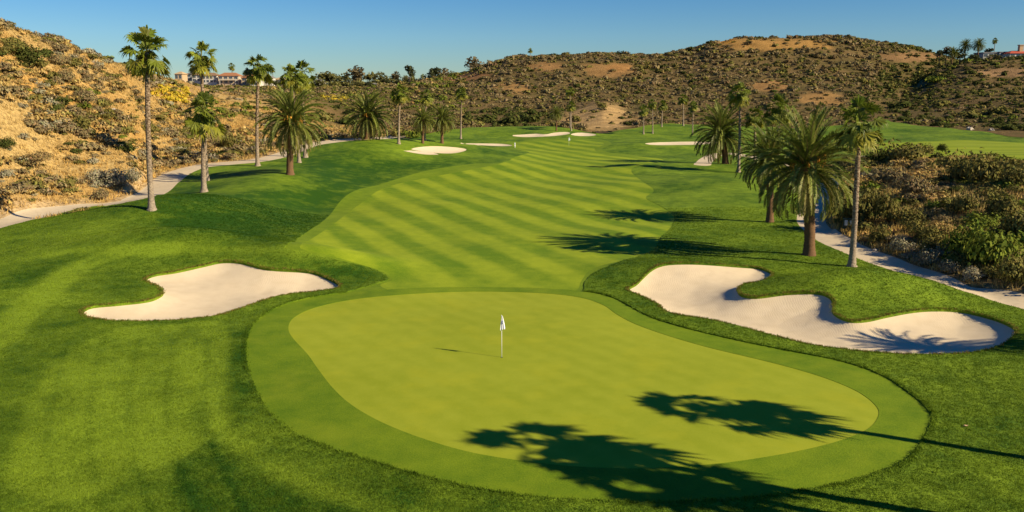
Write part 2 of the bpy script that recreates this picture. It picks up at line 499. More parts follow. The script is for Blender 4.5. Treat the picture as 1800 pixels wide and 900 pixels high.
def obj(name, me, parent=None, loc=(0, 0, 0)):
    o = bpy.data.objects.new(name, me); COL.objects.link(o)
    o.location = loc
    if parent: o.parent = parent
    return o

class MB:
    """collects simple shapes into one mesh"""
    def __init__(self): self.v = []; self.f = []
    def add(self, vs, fs):
        b = len(self.v); self.v += [tuple(p) for p in vs]; self.f += [tuple(b + i for i in f) for f in fs]
    def box(self, x0, y0, z0, x1, y1, z1):
        self.add([(x0, y0, z0), (x1, y0, z0), (x1, y1, z0), (x0, y1, z0), (x0, y0, z1), (x1, y0, z1), (x1, y1, z1), (x0, y1, z1)],
                 [(0, 3, 2, 1), (4, 5, 6, 7), (0, 1, 5, 4), (1, 2, 6, 5), (2, 3, 7, 6), (3, 0, 4, 7)])
    def tube(self, pts, rad, n=8, cap=True):
        pts = [Vector(p) for p in pts]
        if not hasattr(rad, '__len__'): rad = [rad] * len(pts)
        b = len(self.v)
        for i, p in enumerate(pts):
            d = (pts[min(i + 1, len(pts) - 1)] - pts[max(i - 1, 0)]).normalized()
            a = d.orthogonal().normalized() if abs(d.z) < .9 else Vector((1, 0, 0))
            a = (a - d * a.dot(d)).normalized(); c = d.cross(a)
            for k in range(n):
                t = 2 * math.pi * k / n
                self.v.append(tuple(p + (a * math.cos(t) + c * math.sin(t)) * rad[i]))
        for i in range(len(pts) - 1):
            for k in range(n):
                k2 = (k + 1) % n
                self.f.append((b + i * n + k, b + i * n + k2, b + (i + 1) * n + k2, b + (i + 1) * n + k))
        if cap:
            self.f.append(tuple(b + k for k in range(n))[::-1])
            self.f.append(tuple(b + (len(pts) - 1) * n + k for k in range(n)))
    def mesh(self, name, mat, smooth=False):
        me = bpy.data.meshes.new(name); me.from_pydata(self.v, [], self.f); me.materials.append(mat)
        if smooth: me.polygons.foreach_set('use_smooth', [True] * len(me.polygons))
        return me
    def build(self, name, mat, parent=None, smooth=False):
        return obj(name, self.mesh(name, mat, smooth), parent)

# ------------------------------------------------------------------ materials
class NT:
    def __init__(self, name, rough=.9, spec=.2):
        self.m = bpy.data.materials.new(name); self.m.use_nodes = True
        self.t = self.m.node_tree; self.n = self.t.nodes; self.l = self.t.links
        self.b = self.n['Principled BSDF']
        self.b.inputs['Roughness'].default_value = rough
        self.b.inputs['Specular IOR Level'].default_value = spec
        self.co = self.n.new('ShaderNodeTexCoord').outputs['Object']
    def new(self, t, **kw):
        k = self.n.new(t)
        for a, b in kw.items(): setattr(k, a, b)
        return k
    def put(self, sock, val):
        if hasattr(val, 'is_linked') or hasattr(val, 'links'): self.l.new(val, sock)
        else: sock.default_value = val
    def noise(self, scale, detail=3, rough=.55, co=None, dist=0):
        k = self.new('ShaderNodeTexNoise')
        self.put(k.inputs['Vector'], co or self.co)
        k.inputs['Scale'].default_value = scale; k.inputs['Detail'].default_value = detail
        k.inputs['Roughness'].default_value = rough; k.inputs['Distortion'].default_value = dist
        return k.outputs['Fac']
    def scaled(self, s, rot=(0, 0, 0)):
        k = self.new('ShaderNodeMapping'); self.l.new(self.co, k.inputs['Vector'])
        k.inputs['Scale'].default_value = s; k.inputs['Rotation'].default_value = rot
        return k.outputs['Vector']
    def math(self, op, a, b=0.0, c=0.0):
        k = self.new('ShaderNodeMath', operation=op)
        for i, q in enumerate((a, b, c)): self.put(k.inputs[i], q)
        return k.outputs[0]
    def ramp(self, f, stops):
        k = self.new('ShaderNodeValToRGB'); self.put(k.inputs[0], f)
        e = k.color_ramp.elements
        while len(e) < len(stops): e.new(.5)
        for q, (p, c) in zip(e, stops):
            q.position = p
            q.color = (c, c, c, 1) if not hasattr(c, '__len__') else (*c, 1)
        return k.outputs['Color']
    def mix(self, f, a, b, mode='MIX'):
        k = self.new('ShaderNodeMix', data_type='RGBA', blend_type=mode)
        self.put(k.inputs[0], f)
        for i, q in ((6, a), (7, b)):
            if isinstance(q, tuple) and len(q) == 3: q = (*q, 1)
            self.put(k.inputs[i], q)
        return k.outputs[2]
    def attr(self, name, out='Fac'):
        k = self.new('ShaderNodeAttribute', attribute_name=name)
        return k.outputs[out]
    def bump(self, h, strength=.5, dist=.05):
        k = self.new('ShaderNodeBump'); self.put(k.inputs['Height'], h)
        k.inputs['Strength'].default_value = strength; k.inputs['Distance'].default_value = dist
        self.l.new(k.outputs[0], self.b.inputs['Normal'])
    def color(self, c):
        if isinstance(c, tuple): c = (*c, 1)
        self.put(self.b.inputs['Base Color'], c)
        return self.m

def turf(name, dark, light, tone=None, fine=14, bump=.35, bdist=.03, yellow=None, contrast=1.0):
    q = NT(name, .85, .12)
    n1 = q.noise(fine, 4, .65)
    n2 = q.noise(.9, 4, .6)
    n3 = q.noise(.12, 2)
    f = q.math('ADD', q.math('MULTIPLY', q.math('SUBTRACT', n1, .5), 1.5 * contrast), q.math('MULTIPLY', q.math('SUBTRACT', n2, .5), 1.2 * contrast))
    f = q.math('ADD', f, q.math('MULTIPLY', q.math('SUBTRACT', n3, .5), 1.3 * contrast))
    if tone is not None:
        f = q.math('ADD', f, q.math('MULTIPLY', tone(q), 1))
    f = q.math('ADD', f, .5)
    c = q.mix(f, dark, light)
    q.n[c.node.name].clamp_factor = True
    if yellow:
        y = q.ramp(q.noise(.35, 4, .65), [(.5, 0), (.72, 1)])
        c = q.mix(q.math('MULTIPLY', y, .5), c, yellow)
    q.bump(n1, bump, bdist)
    q.color(c)
    return q.m

M = {}
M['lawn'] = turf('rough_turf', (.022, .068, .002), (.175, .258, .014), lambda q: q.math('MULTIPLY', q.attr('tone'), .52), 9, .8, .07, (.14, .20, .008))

def stripes(q, dx, period, phase, amp, soft=2.0, yr=None):
    s = q.new('ShaderNodeSeparateXYZ'); q.l.new(q.co, s.inputs[0])
    c = q.math('ADD', s.outputs[0], q.math('MULTIPLY', s.outputs[1], dx))
    w = q.math('MULTIPLY', q.math('SUBTRACT', q.noise(.09, 2), .5), .9)
    c = q.math('ADD', c, w)
    c = q.math('SINE', q.math('MULTIPLY', q.math('SUBTRACT', c, phase), 2 * math.pi / period))
    c = q.math('MULTIPLY', c, soft)
    c = q.math('MAXIMUM', q.math('MINIMUM', c, 1), -1)
    v = q.ramp(q.noise(.07, 2), [(.3, .55), (.6, 1)])
    if yr:
        k = q.new('ShaderNodeMapRange', interpolation_type='SMOOTHSTEP'); q.l.new(s.outputs[1], k.inputs[0])
        k.inputs[1].default_value = yr[0]; k.inputs[2].default_value = yr[1]
        v = q.math('MULTIPLY', v, k.outputs[0])
    return q.math('MULTIPLY', q.math('MULTIPLY', c, amp), v)

M['fair'] = turf('fairway_turf', (.090, .165, .004), (.255, .315, .014), lambda q: stripes(q, .43, 5.05, 28 - 5.05 * .75, .32, 1.8, (52, 64)), 10, .3, .03, None, .75)
M['upfair'] = turf('upper_fairway_turf', (.15, .21, .008), (.25, .30, .016), lambda q: stripes(q, 6.0, 40, 0, .3), 10, .3, .03, None, .5)
M['first'] = turf('first_cut_turf', (.070, .130, .004), (.185, .255, .012), None, 10, .5, .04, None, .7)
M['collar'] = turf('collar_turf', (.066, .132, .003), (.165, .232, .008), lambda q: stripes(q, -1.2, 4.0, 1.0, .05), 14, .5, .03, (.18, .23, .010), .9)
M['green'] = turf('green_turf', (.19, .240, .008), (.300, .335, .026), lambda q: stripes(q, .75, 1.7, .3, .07, 1.2), 22, .15, .008, (.32, .33, .016), .6)

q = NT('bunker_sand', .95, .1)
n = q.noise(1.3, 4); n2 = q.noise(30, 3, .7)
wv = q.new('ShaderNodeTexWave'); q.l.new(q.co, wv.inputs['Vector']); wv.inputs['Scale'].default_value = 2.2
wv.inputs['Distortion'].default_value = 9; wv.inputs['Detail'].default_value = 2; wv.inputs['Detail Scale'].default_value = .5
c = q.mix(n, (.55, .445, .29), (.70, .595, .42))
c = q.mix(q.math('MULTIPLY', n2, .25), c, (.40, .31, .21))
q.bump(q.math('ADD', q.math('MULTIPLY', wv.outputs['Fac'], .28), n2), .4, .05)
M['sand'] = q.color(c)

q = NT('path_concrete', .9, .2)
c = q.mix(q.noise(.5, 4, .6), (.46, .37, .24), (.62, .52, .36))
c = q.mix(q.math('MULTIPLY', q.ramp(q.noise(2.5, 5, .7), [(.5, 0), (.75, 1)]), .4), c, (.22, .18, .13))
q.bump(q.noise(20, 3), .2, .01)
M['path'] = q.color(c)

q = NT('wild_soil', .95, .05)
c = q.attr('Col', 'Color')
d = q.mix(q.noise(.7, 5, .65), (.55, .5, .45), (1.35, 1.3, 1.2))
c = q.mix(1.0, c, d, 'MULTIPLY')
d = q.ramp(q.noise(2.3, 5, .7), [(.35, (.45, .42, .4)), (.55, (1.0, 1.0, 1.0)), (.8, (1.25, 1.2, 1.1))])
c = q.mix(1.0, c, d, 'MULTIPLY')
q.bump(q.noise(1.6, 5, .65), .9, .35)
M['soil'] = q.color(c)

def foliage(name, transl=.25, spec=.15, rough=.6):
    q = NT(name, rough, spec)
    c = q.attr('Col', 'Color')
    q.color(c)
    if transl:
        t = q.new('ShaderNodeBsdfTranslucent'); q.l.new(c, t.inputs['Color'])
        m = q.new('ShaderNodeMixShader'); m.inputs[0].default_value = transl
        q.l.new(q.b.outputs[0], m.inputs[1]); q.l.new(t.outputs[0], m.inputs[2])
        q.l.new(m.outputs[0], q.n['Material Output'].inputs['Surface'])
    return q.m
M['scrub'] = foliage('scrub_leaf', .12, .05, .9)
M['leaf'] = foliage('tree_leaf', .25, .15)
M['frond'] = foliage('palm_frond', .3, .25, .5)
M['grass'] = foliage('grass_blade', .3, .1, .7)

q = NT('canary_trunk', .95, .1)
v = q.new('ShaderNodeTexVoronoi'); q.l.new(q.scaled((5, 5, 9)), v.inputs['Vector'])
c = q.ramp(v.outputs['Distance'], [(0, (.30, .185, .095)), (.45, (.20, .115, .055)), (.8, (.05, .028, .014))])
c = q.mix(q.noise(1.2, 3), c, (.12, .07, .04))
q.bump(v.outputs['Distance'], -.9, .12)
M['ctrunk'] = q.color(c)
q = NT('fan_trunk', .95, .1)
s = q.new('ShaderNodeSeparateXYZ'); q.l.new(q.co, s.inputs[0])
n = q.noise(4.5, 4, .75, q.scaled((1, 1, 1.6)))
c = q.ramp(n, [(.36, (.045, .028, .016)), (.48, (.15, .10, .06)), (.62, (.40, .31, .21))])
pale = q.ramp(s.outputs[2], [(0, 1), (.999, 0)])
pale.node.color_ramp.elements[1].position = .9
mr = q.new('ShaderNodeMapRange'); q.l.new(s.outputs[2], mr.inputs[0]); mr.inputs[1].default_value = .5; mr.inputs[2].default_value = 7
mr.inputs[3].default_value = .55; mr.inputs[4].default_value = 0
c = q.mix(mr.outputs[0], c, (.33, .28, .22))
q.bump(n, .9, .08)
M['ftrunk'] = q.color(c)
def plain(name, c, rough=.7, spec=.2, var=.25, scale=3):
    q = NT(name, rough, spec)
    d = q.mix(q.noise(scale, 3), tuple(k * (1 - var) for k in c), tuple(k * (1 + var) for k in c))
    return q.color(d)
M['bark'] = plain('tree_bark', (.13, .09, .06), .95)
M['fruit'] = plain('date_fruit', (.50, .24, .03), .7)
M['white'] = plain('white_paint', (.80, .80, .78), .4, .4, .05)
M['flag'] = plain('flag_cloth', (.82, .83, .86), .8, .1, .05)
M['blue'] = plain('flag_print', (.10, .13, .28), .7)
M['dark'] = plain('dark_hole', (.02, .02, .015), .9)
M['rock'] = plain('pale_rock', (.42, .37, .30), .9, .1, .3, 2)
M['box'] = plain('green_box_paint', (.035, .06, .04), .6)
M['panel'] = plain('pale_panel', (.55, .55, .50), .6)
M['dleaf'] = plain('dry_leaf', (.55, .36, .18), .8)
M['glass'] = plain('window_glass', (.05, .07, .09), .12, .6, .2, .8)

# ------------------------------------------------------------------ terrain objects
ZOFF = {L_LAWN: .06, L_HILL: .05, L_FIRST: .035, L_FAIR: .012, L_UP: .012, L_COLLAR: .014, L_GREEN: 0.0, L_PL: .03, L_PR: .03}
SKIRT = {L_LAWN: .25}

def surface(name, lab, mat, dz, kind='structure', attrs=None, colf=None, skirt=.25):
    t = TR[LAB == lab]
    if not len(t): return None
    idx, inv = np.unique(t.ravel(), return_inverse=True)
    t = inv.reshape(-1, 3)
    xy = XY[idx]; z = ZT[idx] + (dz(xy, ZT[idx]) if callable(dz) else dz)
    e = np.concatenate([t[:, [0, 1]], t[:, [1, 2]], t[:, [2, 0]]])
    key = np.sort(e, 1); k1 = key[:, 0].astype(np.int64) * len(idx) + key[:, 1]
    uq, first, cnt = np.unique(k1, return_index=True, return_counts=True)
    be = e[first[cnt == 1]]
    v = np.column_stack([xy, z])
    nb = len(v); m = len(be)
    va = v[be[:, 0]]; vb = v[be[:, 1]]
    dn = np.array([0, 0, skirt])
    sk = np.concatenate([va, vb, vb - dn, va - dn])
    r = np.arange(m)
    qf = np.stack([nb + m + r, nb + r, nb + 3 * m + r, nb + 2 * m + r], 1)
    vv = np.concatenate([v, sk])
    a = {}
    if attrs:
        for k, fn in attrs.items(): a[k] = fn(vv[:, :2])
    col = colf(vv) if colf else None
    me = mesh_np(name, vv, [t, qf], mat, True, a, col)
    fl = np.ones(len(t) + m, bool); fl[len(t):] = False
    me.polygons.foreach_set('use_smooth', fl)
    o = obj(name, me); o['kind'] = kind
    return o

def rough_relief(p, z):
    near = 1 - sstep(p[:, 1], 60, 110)
    return .022 + .048 * near + near * .022 * fbm(p[:, 0] / .55, p[:, 1] / .55, 3, 81) + (1 - near) * .0

surface('rough_lawn', L_LAWN, M['lawn'], rough_relief, attrs={'tone': mow_light_tone}, skirt=.6)
surface('first_cut', L_FIRST, M['first'], .02)
surface('fairway', L_FAIR, M['fair'], .012, skirt=.6)
surface('upper_fairway', L_UP, M['upfair'], .012)
surface('green_collar', L_COLLAR, M['collar'], .014)
surface('putting_green', L_GREEN, M['green'], 0.0)
surface('cart_path', L_PL, M['path'], .03)
surface('cart_path', L_PR, M['path'], .03)
for k, b in enumerate(bunkers):
    near = k < 2
    def dz(p, z, b=b, near=near):
        d = -sdf(p, b)
        D = .55 if near else .35
        dep = D * (1 - np.exp(-np.maximum(d, 0) / 1.3))
        # sand is flashed up a little towards the far side
        yc = b[:, 1].mean(); yr = np.ptp(b[:, 1]) / 2
        fl = np.clip((p[:, 1] - yc) / yr, -1, 1)
        return -(.10 if near else .02) - dep * (1 - .45 * np.maximum(fl, 0)) + (.05 * fbm(p[:, 0] / 1.6, p[:, 1] / 1.6, 3, 91) if near else 0) * np.clip(d / 1.0, 0, 1)
    surface('sand_bunker', L_B + k, M['sand'], dz, skirt=.4)

# bare patches and colours of the wild ground
BARE = [  # u, v, ru, rv, colour
    (905, 156, 46, 12, (.40, .25, .095)), (1050, 208, 68, 30, (.54, .38, .175)), (1350, 78, 120, 14, (.46, .28, .09)), (1275, 72, 20, 6, (.55, .30, .06)),
    (1440, 172, 46, 15, (.40, .25, .095)), (1070, 122, 56, 14, (.38, .235, .095)), (960, 118, 40, 10, (.36, .22, .09)), (1090, 118, 24, 9, (.42, .24, .09)),
    (385, 152, 70, 14, (.46, .32, .16)), (1350, 150, 40, 12, (.36, .22, .09)), (1640, 262, 60, 18, (.42, .25, .11)), (1600, 100, 60, 10, (.30, .19, .09)),
    (1640, 400, 90, 30, (.22, .12, .06)), (1770, 128, 50, 8, (.38, .25, .13)), (810, 133, 60, 10, (.38, .21, .09)),
]
def soil_color(v):
    x, y, z = v[:, 0], v[:, 1], v[:, 2]
    u, w = proj(x, y, z)
    n = fbm(x / 16, y / 16, 4, 101); n2 = fbm(x / 5, y / 5, 3, 111)
    gold = np.array([.50, .31, .095]); tan = np.array([.49, .36, .15]); brown = np.array([.180, .130, .058]); olive = np.array([.115, .098, .038])
    c = np.empty((len(v), 3))
    t = np.clip(.5 + .9 * n + .5 * n2, 0, 1)[:, None]
    left = gold * t + tan * (1 - t)
    t = np.clip(.5 + .8 * n2 + .7 * n, 0, 1)[:, None]
    far = brown * t + olive * (1 - t)
    lw = (1 - sstep(u, 420, 640)) * (1 - sstep(y, 260, 420))
    c[:] = far * (1 - lw)[:, None] + left * lw[:, None]
    bw = (1 - sstep(y, 150, 170)) * sstep(u, 1300, 1420)
    t = np.clip(.5 + .9 * n2, 0, 1)[:, None]
    bank = np.array([.36, .26, .12]) * t + np.array([.20, .15, .07]) * (1 - t)
    c = c * (1 - bw)[:, None] + bank * bw[:, None]
    for bu, bv, ru, rv, bc in BARE:
        d = ((u - bu) / ru) ** 2 + ((w - bv) / rv) ** 2 + .75 * fbm(x / 16, y / 16, 4, 121, .65)
        t = (1 - sstep(d, .30, 1.25))[:, None]
        c = c * (1 - t) + np.array(bc) * (.85 + .3 * n2)[:, None] * t
    return np.clip(c, .01, .9)
_soil = soil_color
def soil_color(v):
    c = _soil(v)
    d = np.where(v[:, 1] < 235, pathL(v[:, :2]), 99)
    t = (1 - sstep(d + .8 * fbm(v[:, 0] / 3, v[:, 1] / 3, 3, 151), .3, 3.2))[:, None] * .85
    return c * (1 - t) + np.array([.56, .43, .25]) * t
surface('hillside', L_HILL, M['soil'], .05, colf=soil_color, skirt=.4)

# ------------------------------------------------------------------ foliage shapes
def tri_leaves(cen, nrm, size, aspect, rs):
    """little quads at cen, facing nrm"""
    n = len(cen)
    r = rs.normal(size=(n, 3)); t = r - (r * nrm).sum(1)[:, None] * nrm
    t /= np.linalg.norm(t, axis=1)[:, None] + 1e-9
    b = np.cross(nrm, t)
    s = size[:, None]
    v = np.stack([cen - t * s, cen + b * s * aspect, cen + t * s, cen - b * s * aspect], 1).reshape(-1, 3)
    f = np.arange(4 * n).reshape(-1, 4)
    return v, f

def shrub_shape(seed, n, leaf, lobes=5, squash=.75, col=(.1, .1, .05), var=.35, spiky=0.0, jit=.45):
    """a bush of unit radius standing on z=0"""
    rs = np.random.default_rng(seed)
    L = []
    for k in range(lobes):
        a = rs.uniform(0, 6.28); r = rs.uniform(.1, .6)
        rad = rs.uniform(.35, .6)
        L.append((math.cos(a) * r, math.sin(a) * r, rad * squash * rs.uniform(.55, 1.1), rad))
    L = np.array(L)
    k = rs.integers(0, lobes, n)
    d = rs.normal(size=(n, 3)); d[:, 2] = np.abs(d[:, 2]) * 1.0 - .25; d /= np.linalg.norm(d, axis=1)[:, None]
    rr = L[k, 3] * (rs.uniform(.55, 1.08, n) + spiky * rs.exponential(.15, n))
    c = L[k, :3] + d * rr[:, None] * np.array([1, 1, squash])
    c[:, 2] = np.maximum(c[:, 2], .03)
    nr = d + rs.normal(size=(n, 3)) * jit + np.array([0, 0, .25]); nr /= np.linalg.norm(nr, axis=1)[:, None]
    sz = leaf * rs.uniform(.6, 1.4, n)
    v, f = tri_leaves(c, nr, sz, .55, rs)
    base = np.array(col) * (1 + var * rs.normal(size=(n, 1)) * .5) * (1 + .06 * rs.normal(size=(n, 3)))
    lobev = 1 + .15 * rs.normal(size=lobes)
    base *= np.clip(lobev[k], .6, 1.5)[:, None]
    return v, f, np.clip(np.repeat(base, 4, 0), .004, .9)

KINDS = {
    'sage': ((.205, .158, .075), 'grey-brown'), 'olive': ((.150, .135, .036), 'olive green'), 'dark': ((.060, .070, .016), 'dark green'),
    'straw': ((.36, .25, .085), 'straw yellow'), 'green': ((.130, .160, .022), 'bright green'), 'yellow': ((.40, .30, .030), 'yellow flowering'),
    'grey': ((.25, .225, .14), 'pale grey'), 'brown': ((.165, .12, .052), 'dark brown'),
}
KN = list(KINDS)

def kind_weights(u, v, y):
    w = np.zeros((len(u), len(KN)))
    def put(mask, **kw):
        for k, a in kw.items(): w[mask, KN.index(k)] = a
    left = (u < 640) & (y < 330)
    ridge = (u < 820) & (y >= 330)
    right = (u > 1560) & (y > 170)
    bank = (u > 1400) & (y < 170)
    mid = ~(left | ridge | right | bank)
    put(left, sage=.46, olive=.2, grey=.10, straw=.18, dark=.02, green=.02, brown=.02)
    put(ridge, sage=.3, olive=.4, dark=.15, green=.12, straw=.05)
    put(mid, sage=.46, olive=.28, dark=.07, brown=.19)
    put(right, sage=.12, olive=.40, dark=.38, green=.06, brown=.04)
    put(bank, sage=.10, olive=.42, dark=.04, grey=.07, straw=.14, green=.23)
    def ell(cu, cv, ru, rv, **kw):
        m = ((u - cu) / ru) ** 2 + ((v - cv) / rv) ** 2 < 1
        w[m] = 0; put(m, **kw)
    ell(298, 165, 34, 16, yellow=.75, olive=.25)
    ell(588, 178, 34, 8, yellow=.5, olive=.4, sage=.1)
    ell(45, 95, 50, 26, dark=.45, olive=.55)
    ell(890, 208, 80, 18, dark=.85, olive=.15)
    ell(410, 195, 60, 18, olive=.5, green=.4, sage=.1)
    ell(560, 205, 80, 30, olive=.6, dark=.25, green=.15)
    ell(190, 310, 50, 26, grey=.8, sage=.2)
    ell(1600, 160, 70, 50, dark=.6, olive=.4)
    ell(1590, 270, 75, 24, dark=.4, olive=.6)
    ell(1720, 305, 80, 45, olive=.7, green=.15, dark=.15)
    ell(1500, 375, 60, 40, dark=.25, olive=.75)
    ell(1700, 430, 110, 35, green=.45, olive=.45, yellow=.02, dark=.1)
    ell(1610, 455, 70, 26, grey=.75, yellow=.06, olive=.2)
    ell(1750, 500, 90, 22, dark=.2, olive=.6, grey=.2)
    ell(1610, 320, 70, 40, sage=.3, straw=.35, olive=.35)
    ell(1640, 400, 70, 28, brown=.2, straw=.2, sage=.2, olive=.4)
    w /= w.sum(1)[:, None]
    return w

def veg_density(x, y, z, u, v):
    n = fbm(x / 11, y / 11, 3, 131) * .5 + .5
    left = (1 - sstep(u, 560, 680)) * (y < 330)
    d = left * np.clip((n - .22) * 1.9, .07, 1) + (1 - left) * np.clip(.45 + n * .9, 0, 1)
    for bu, bv, ru, rv, bc in BARE:
        e = ((u - bu) / ru) ** 2 + ((v - bv) / rv) ** 2 + .75 * fbm(x / 16, y / 16, 4, 121, .65)
        d = d * (1 - .84 * (1 - sstep(e, .30, 1.25)))
    return d

# scatter the scrub on the wild triangles
ht = TR[LAB == L_HILL]
pa, pb, pc = XY[ht[:, 0]], XY[ht[:, 1]], XY[ht[:, 2]]
area = .5 * np.abs((pb[:, 0] - pa[:, 0]) * (pc[:, 1] - pa[:, 1]) - (pb[:, 1] - pa[:, 1]) * (pc[:, 0] - pa[:, 0]))
cy = (pa[:, 1] + pb[:, 1] + pc[:, 1]) / 3; cx = (pa[:, 0] + pb[:, 0] + pc[:, 0]) / 3
uu = uof(cx, cy, 8.0)

def scatter(n, wt, seed):
    rs = np.random.default_rng(seed)
    p = wt / wt.sum()
    k = rs.choice(len(ht), n, p=p)
    r1 = np.sqrt(rs.random(n)); r2 = rs.random(n)
    q = pa[k] * (1 - r1)[:, None] + pb[k] * (r1 * (1 - r2))[:, None] + pc[k] * (r1 * r2)[:, None]
    return q, rs

inframe = ((uu > -160) & (uu < 1960)).astype(float)
side_w = ((uu > -700) & (uu < 2500) & (inframe == 0)).astype(float)
wfar = area * ((cy > 230) & (cy < 640)) * (inframe + .25 * side_w)
wleft = area * (cy <= 230) * (uu < 800) * (inframe + .35 * side_w)
wbank = area * (cy <= 175) * (uu > 1300) * (inframe + .35 * side_w)
pts = []
q1, rs = scatter(40000, wfar, 11); r1_ = (.85 + rs.random(len(q1)) ** 2.4 * 2.1) * np.clip(q1[:, 1] / 420, .75, 1.2) * np.where((q1[:, 1] > 540) & (uof(q1[:, 0], q1[:, 1]) < 830), np.where(uof(q1[:, 0], q1[:, 1]) > 530, 1.2, .5), 1)
q2, rs = scatter(12500, wleft, 12); r2_ = .4 + rs.random(len(q2)) ** 2.2 * 1.7
q3, rs = scatter(1700, wbank, 13); r3_ = .4 + rs.random(len(q3)) ** 2.0 * 1.3
Q = np.concatenate([q1, q2, q3]); RAD = np.concatenate([r1_, r2_, r3_])
# keep clear of the paths and the turf edge
ZQ = terrain(Q[:, 0], Q[:, 1])
UQ, VQ = proj(Q[:, 0], Q[:, 1], ZQ)
dl = pathL(Q); dr = pathR(Q)
den = veg_density(Q[:, 0], Q[:, 1], ZQ, UQ, VQ)
ok = (rng.random(len(Q)) < den) & (dl > RAD * .8 + .8) & (dr > RAD * .75 + .1)
hs = np.zeros(len(Q))
hs = hill_side(Q)
ok &= hs < -RAD * .35
Q, RAD, ZQ, UQ, VQ = Q[ok], RAD[ok], ZQ[ok], UQ[ok], VQ[ok]
W = kind_weights(UQ, VQ, Q[:, 1])
KQ = (rng.random(len(Q))[:, None] > np.cumsum(W, 1)).sum(1).clip(0, len(KN) - 1)
# groves read off the photograph: placed as single big shrubs
BIG = [  # u, v of the foot, width in px, height in px, kind
    (1580, 284, 95, 34, 'olive'), (1545, 286, 50, 24, 'dark'), (1625, 272, 40, 18, 'olive'), (1690, 318, 90, 46, 'olive'), (1745, 326, 85, 50, 'olive'), (1655, 268, 24, 14, 'dark'),
    (1785, 330, 60, 38, 'olive'), (1500, 395, 66, 58, 'olive'), (1555, 392, 70, 56, 'olive'), (1470, 384, 44, 44, 'olive'), (1745, 470, 100, 70, 'green'), (1690, 452, 80, 60, 'green'),
    (1790, 500, 80, 52, 'olive'), (1640, 450, 60, 36, 'olive'), (1585, 445, 46, 26, 'grey'), (1625, 468, 52, 26, 'grey'), (1665, 480, 46, 22, 'grey'), (1710, 492, 50, 24, 'grey'), (1560, 330, 64, 34, 'sage'), (1610, 345, 70, 34, 'sage'),
    (1690, 375, 70, 34, 'olive'), (1750, 380, 80, 44, 'olive'), (1600, 395, 56, 30, 'olive'), (1545, 426, 44, 30, 'olive'), (1800, 420, 70, 50, 'olive'),
    (205, 330, 52, 36, 'grey'), (172, 318, 40, 26, 'grey'), (178, 352, 40, 24, 'sage'), (232, 322, 40, 30, 'grey'), (50, 290, 70, 24, 'brown'), (45, 112, 80, 34, 'dark'), (20, 92, 50, 24, 'olive'), (105, 115, 36, 26, 'sage'),
    (150, 185, 50, 30, 'sage'), (115, 145, 36, 26, 'sage'), (260, 235, 40, 26, 'olive'), (140, 225, 44, 26, 'olive'), (10, 262, 30, 26, 'dark'), (340, 262, 46, 22, 'straw'), (320, 275, 40, 18, 'olive'), (405, 262, 40, 32, 'olive'), (300, 178, 36, 16, 'yellow'), (282, 165, 28, 14, 'yellow'), (322, 182, 24, 12, 'yellow'),
    (860, 214, 40, 18, 'dark'), (895, 218, 46, 22, 'dark'), (935, 215, 40, 20, 'dark'), (830, 222, 40, 18, 'olive'), (1060, 190, 18, 14, 'olive'), (1013, 214, 22, 16, 'olive'),
    (560, 212, 60, 22, 'olive'), (615, 218, 54, 20, 'dark'), (700, 240, 40, 22, 'olive'), (725, 242, 34, 20, 'green'), (1645, 145, 34, 16, 'green'), (1520, 148, 28, 16, 'olive'),
    (1585, 190, 50, 18, 'dark'), (1655, 186, 40, 16, 'olive'), (1700, 206, 44, 16, 'olive'), (1760, 200, 50, 18, 'olive'), (1590, 212, 36, 12, 'dark'), (1620, 214, 30, 12, 'dark'), (1770, 228, 60, 16, 'dark'), (1805, 230, 50, 16, 'dark'),
]
bu = np.array([b[0] for b in BIG], float); bv = np.array([b[1] for b in BIG], float)
bx, by = raycast(bu, bv); bz = terrain(bx, by)

# prototypes
PROTO = {}
for i, k in enumerate(KN):
    c = KINDS[k][0]
    var = .45 if k in ('sage', 'grey', 'brown') else .35
    PROTO[k] = {
        'far': [shrub_shape(100 + 10 * i + j, 56, .235, 4, .56, c, .22, 0, .26) for j in range(5)],
        'mid': [shrub_shape(500 + 10 * i + j, 320, .120, 7, .64, c, .22, .25, .32) for j in range(4)],
        'near': [shrub_shape(900 + 10 * i + j, 1400, .060, 10, .80, c, .28, .45, .36) for j in range(3)],
    }

# individuals: the ones that show largest
pxs = RAD / Q[:, 1] * F * np.where((UQ > 0) & (UQ < 1800) & (VQ > 0), 1, 0)
NIND = 296 - len(BIG)
order = np.argsort(-pxs)
# a spread of regions: near bank, left slope, far hill
sel = []
cnt = {'bank': 0, 'left': 0, 'far': 0}; cap = {'bank': 85, 'left': 110, 'far': NIND - 195}
for i in order:
    reg = 'bank' if (UQ[i] > 1400 and Q[i, 1] < 170) else ('left' if UQ[i] < 640 and Q[i, 1] < 260 else 'far')
    if cnt[reg] < cap[reg]:
        cnt[reg] += 1; sel.append((i, reg))
    if len(sel) >= NIND: break
selset = np.zeros(len(Q), bool); selset[[i for i, _ in sel]] = True

shared = {}
def shrub_mesh(kind, lod, j):
    key = (kind, lod, j)
    if key not in shared:
        v, f, c = PROTO[kind][lod][j]
        shared[key] = mesh_np(f'{kind}_shrub_leaves', v, f, M['scrub'], False, None, c)
    return shared[key]

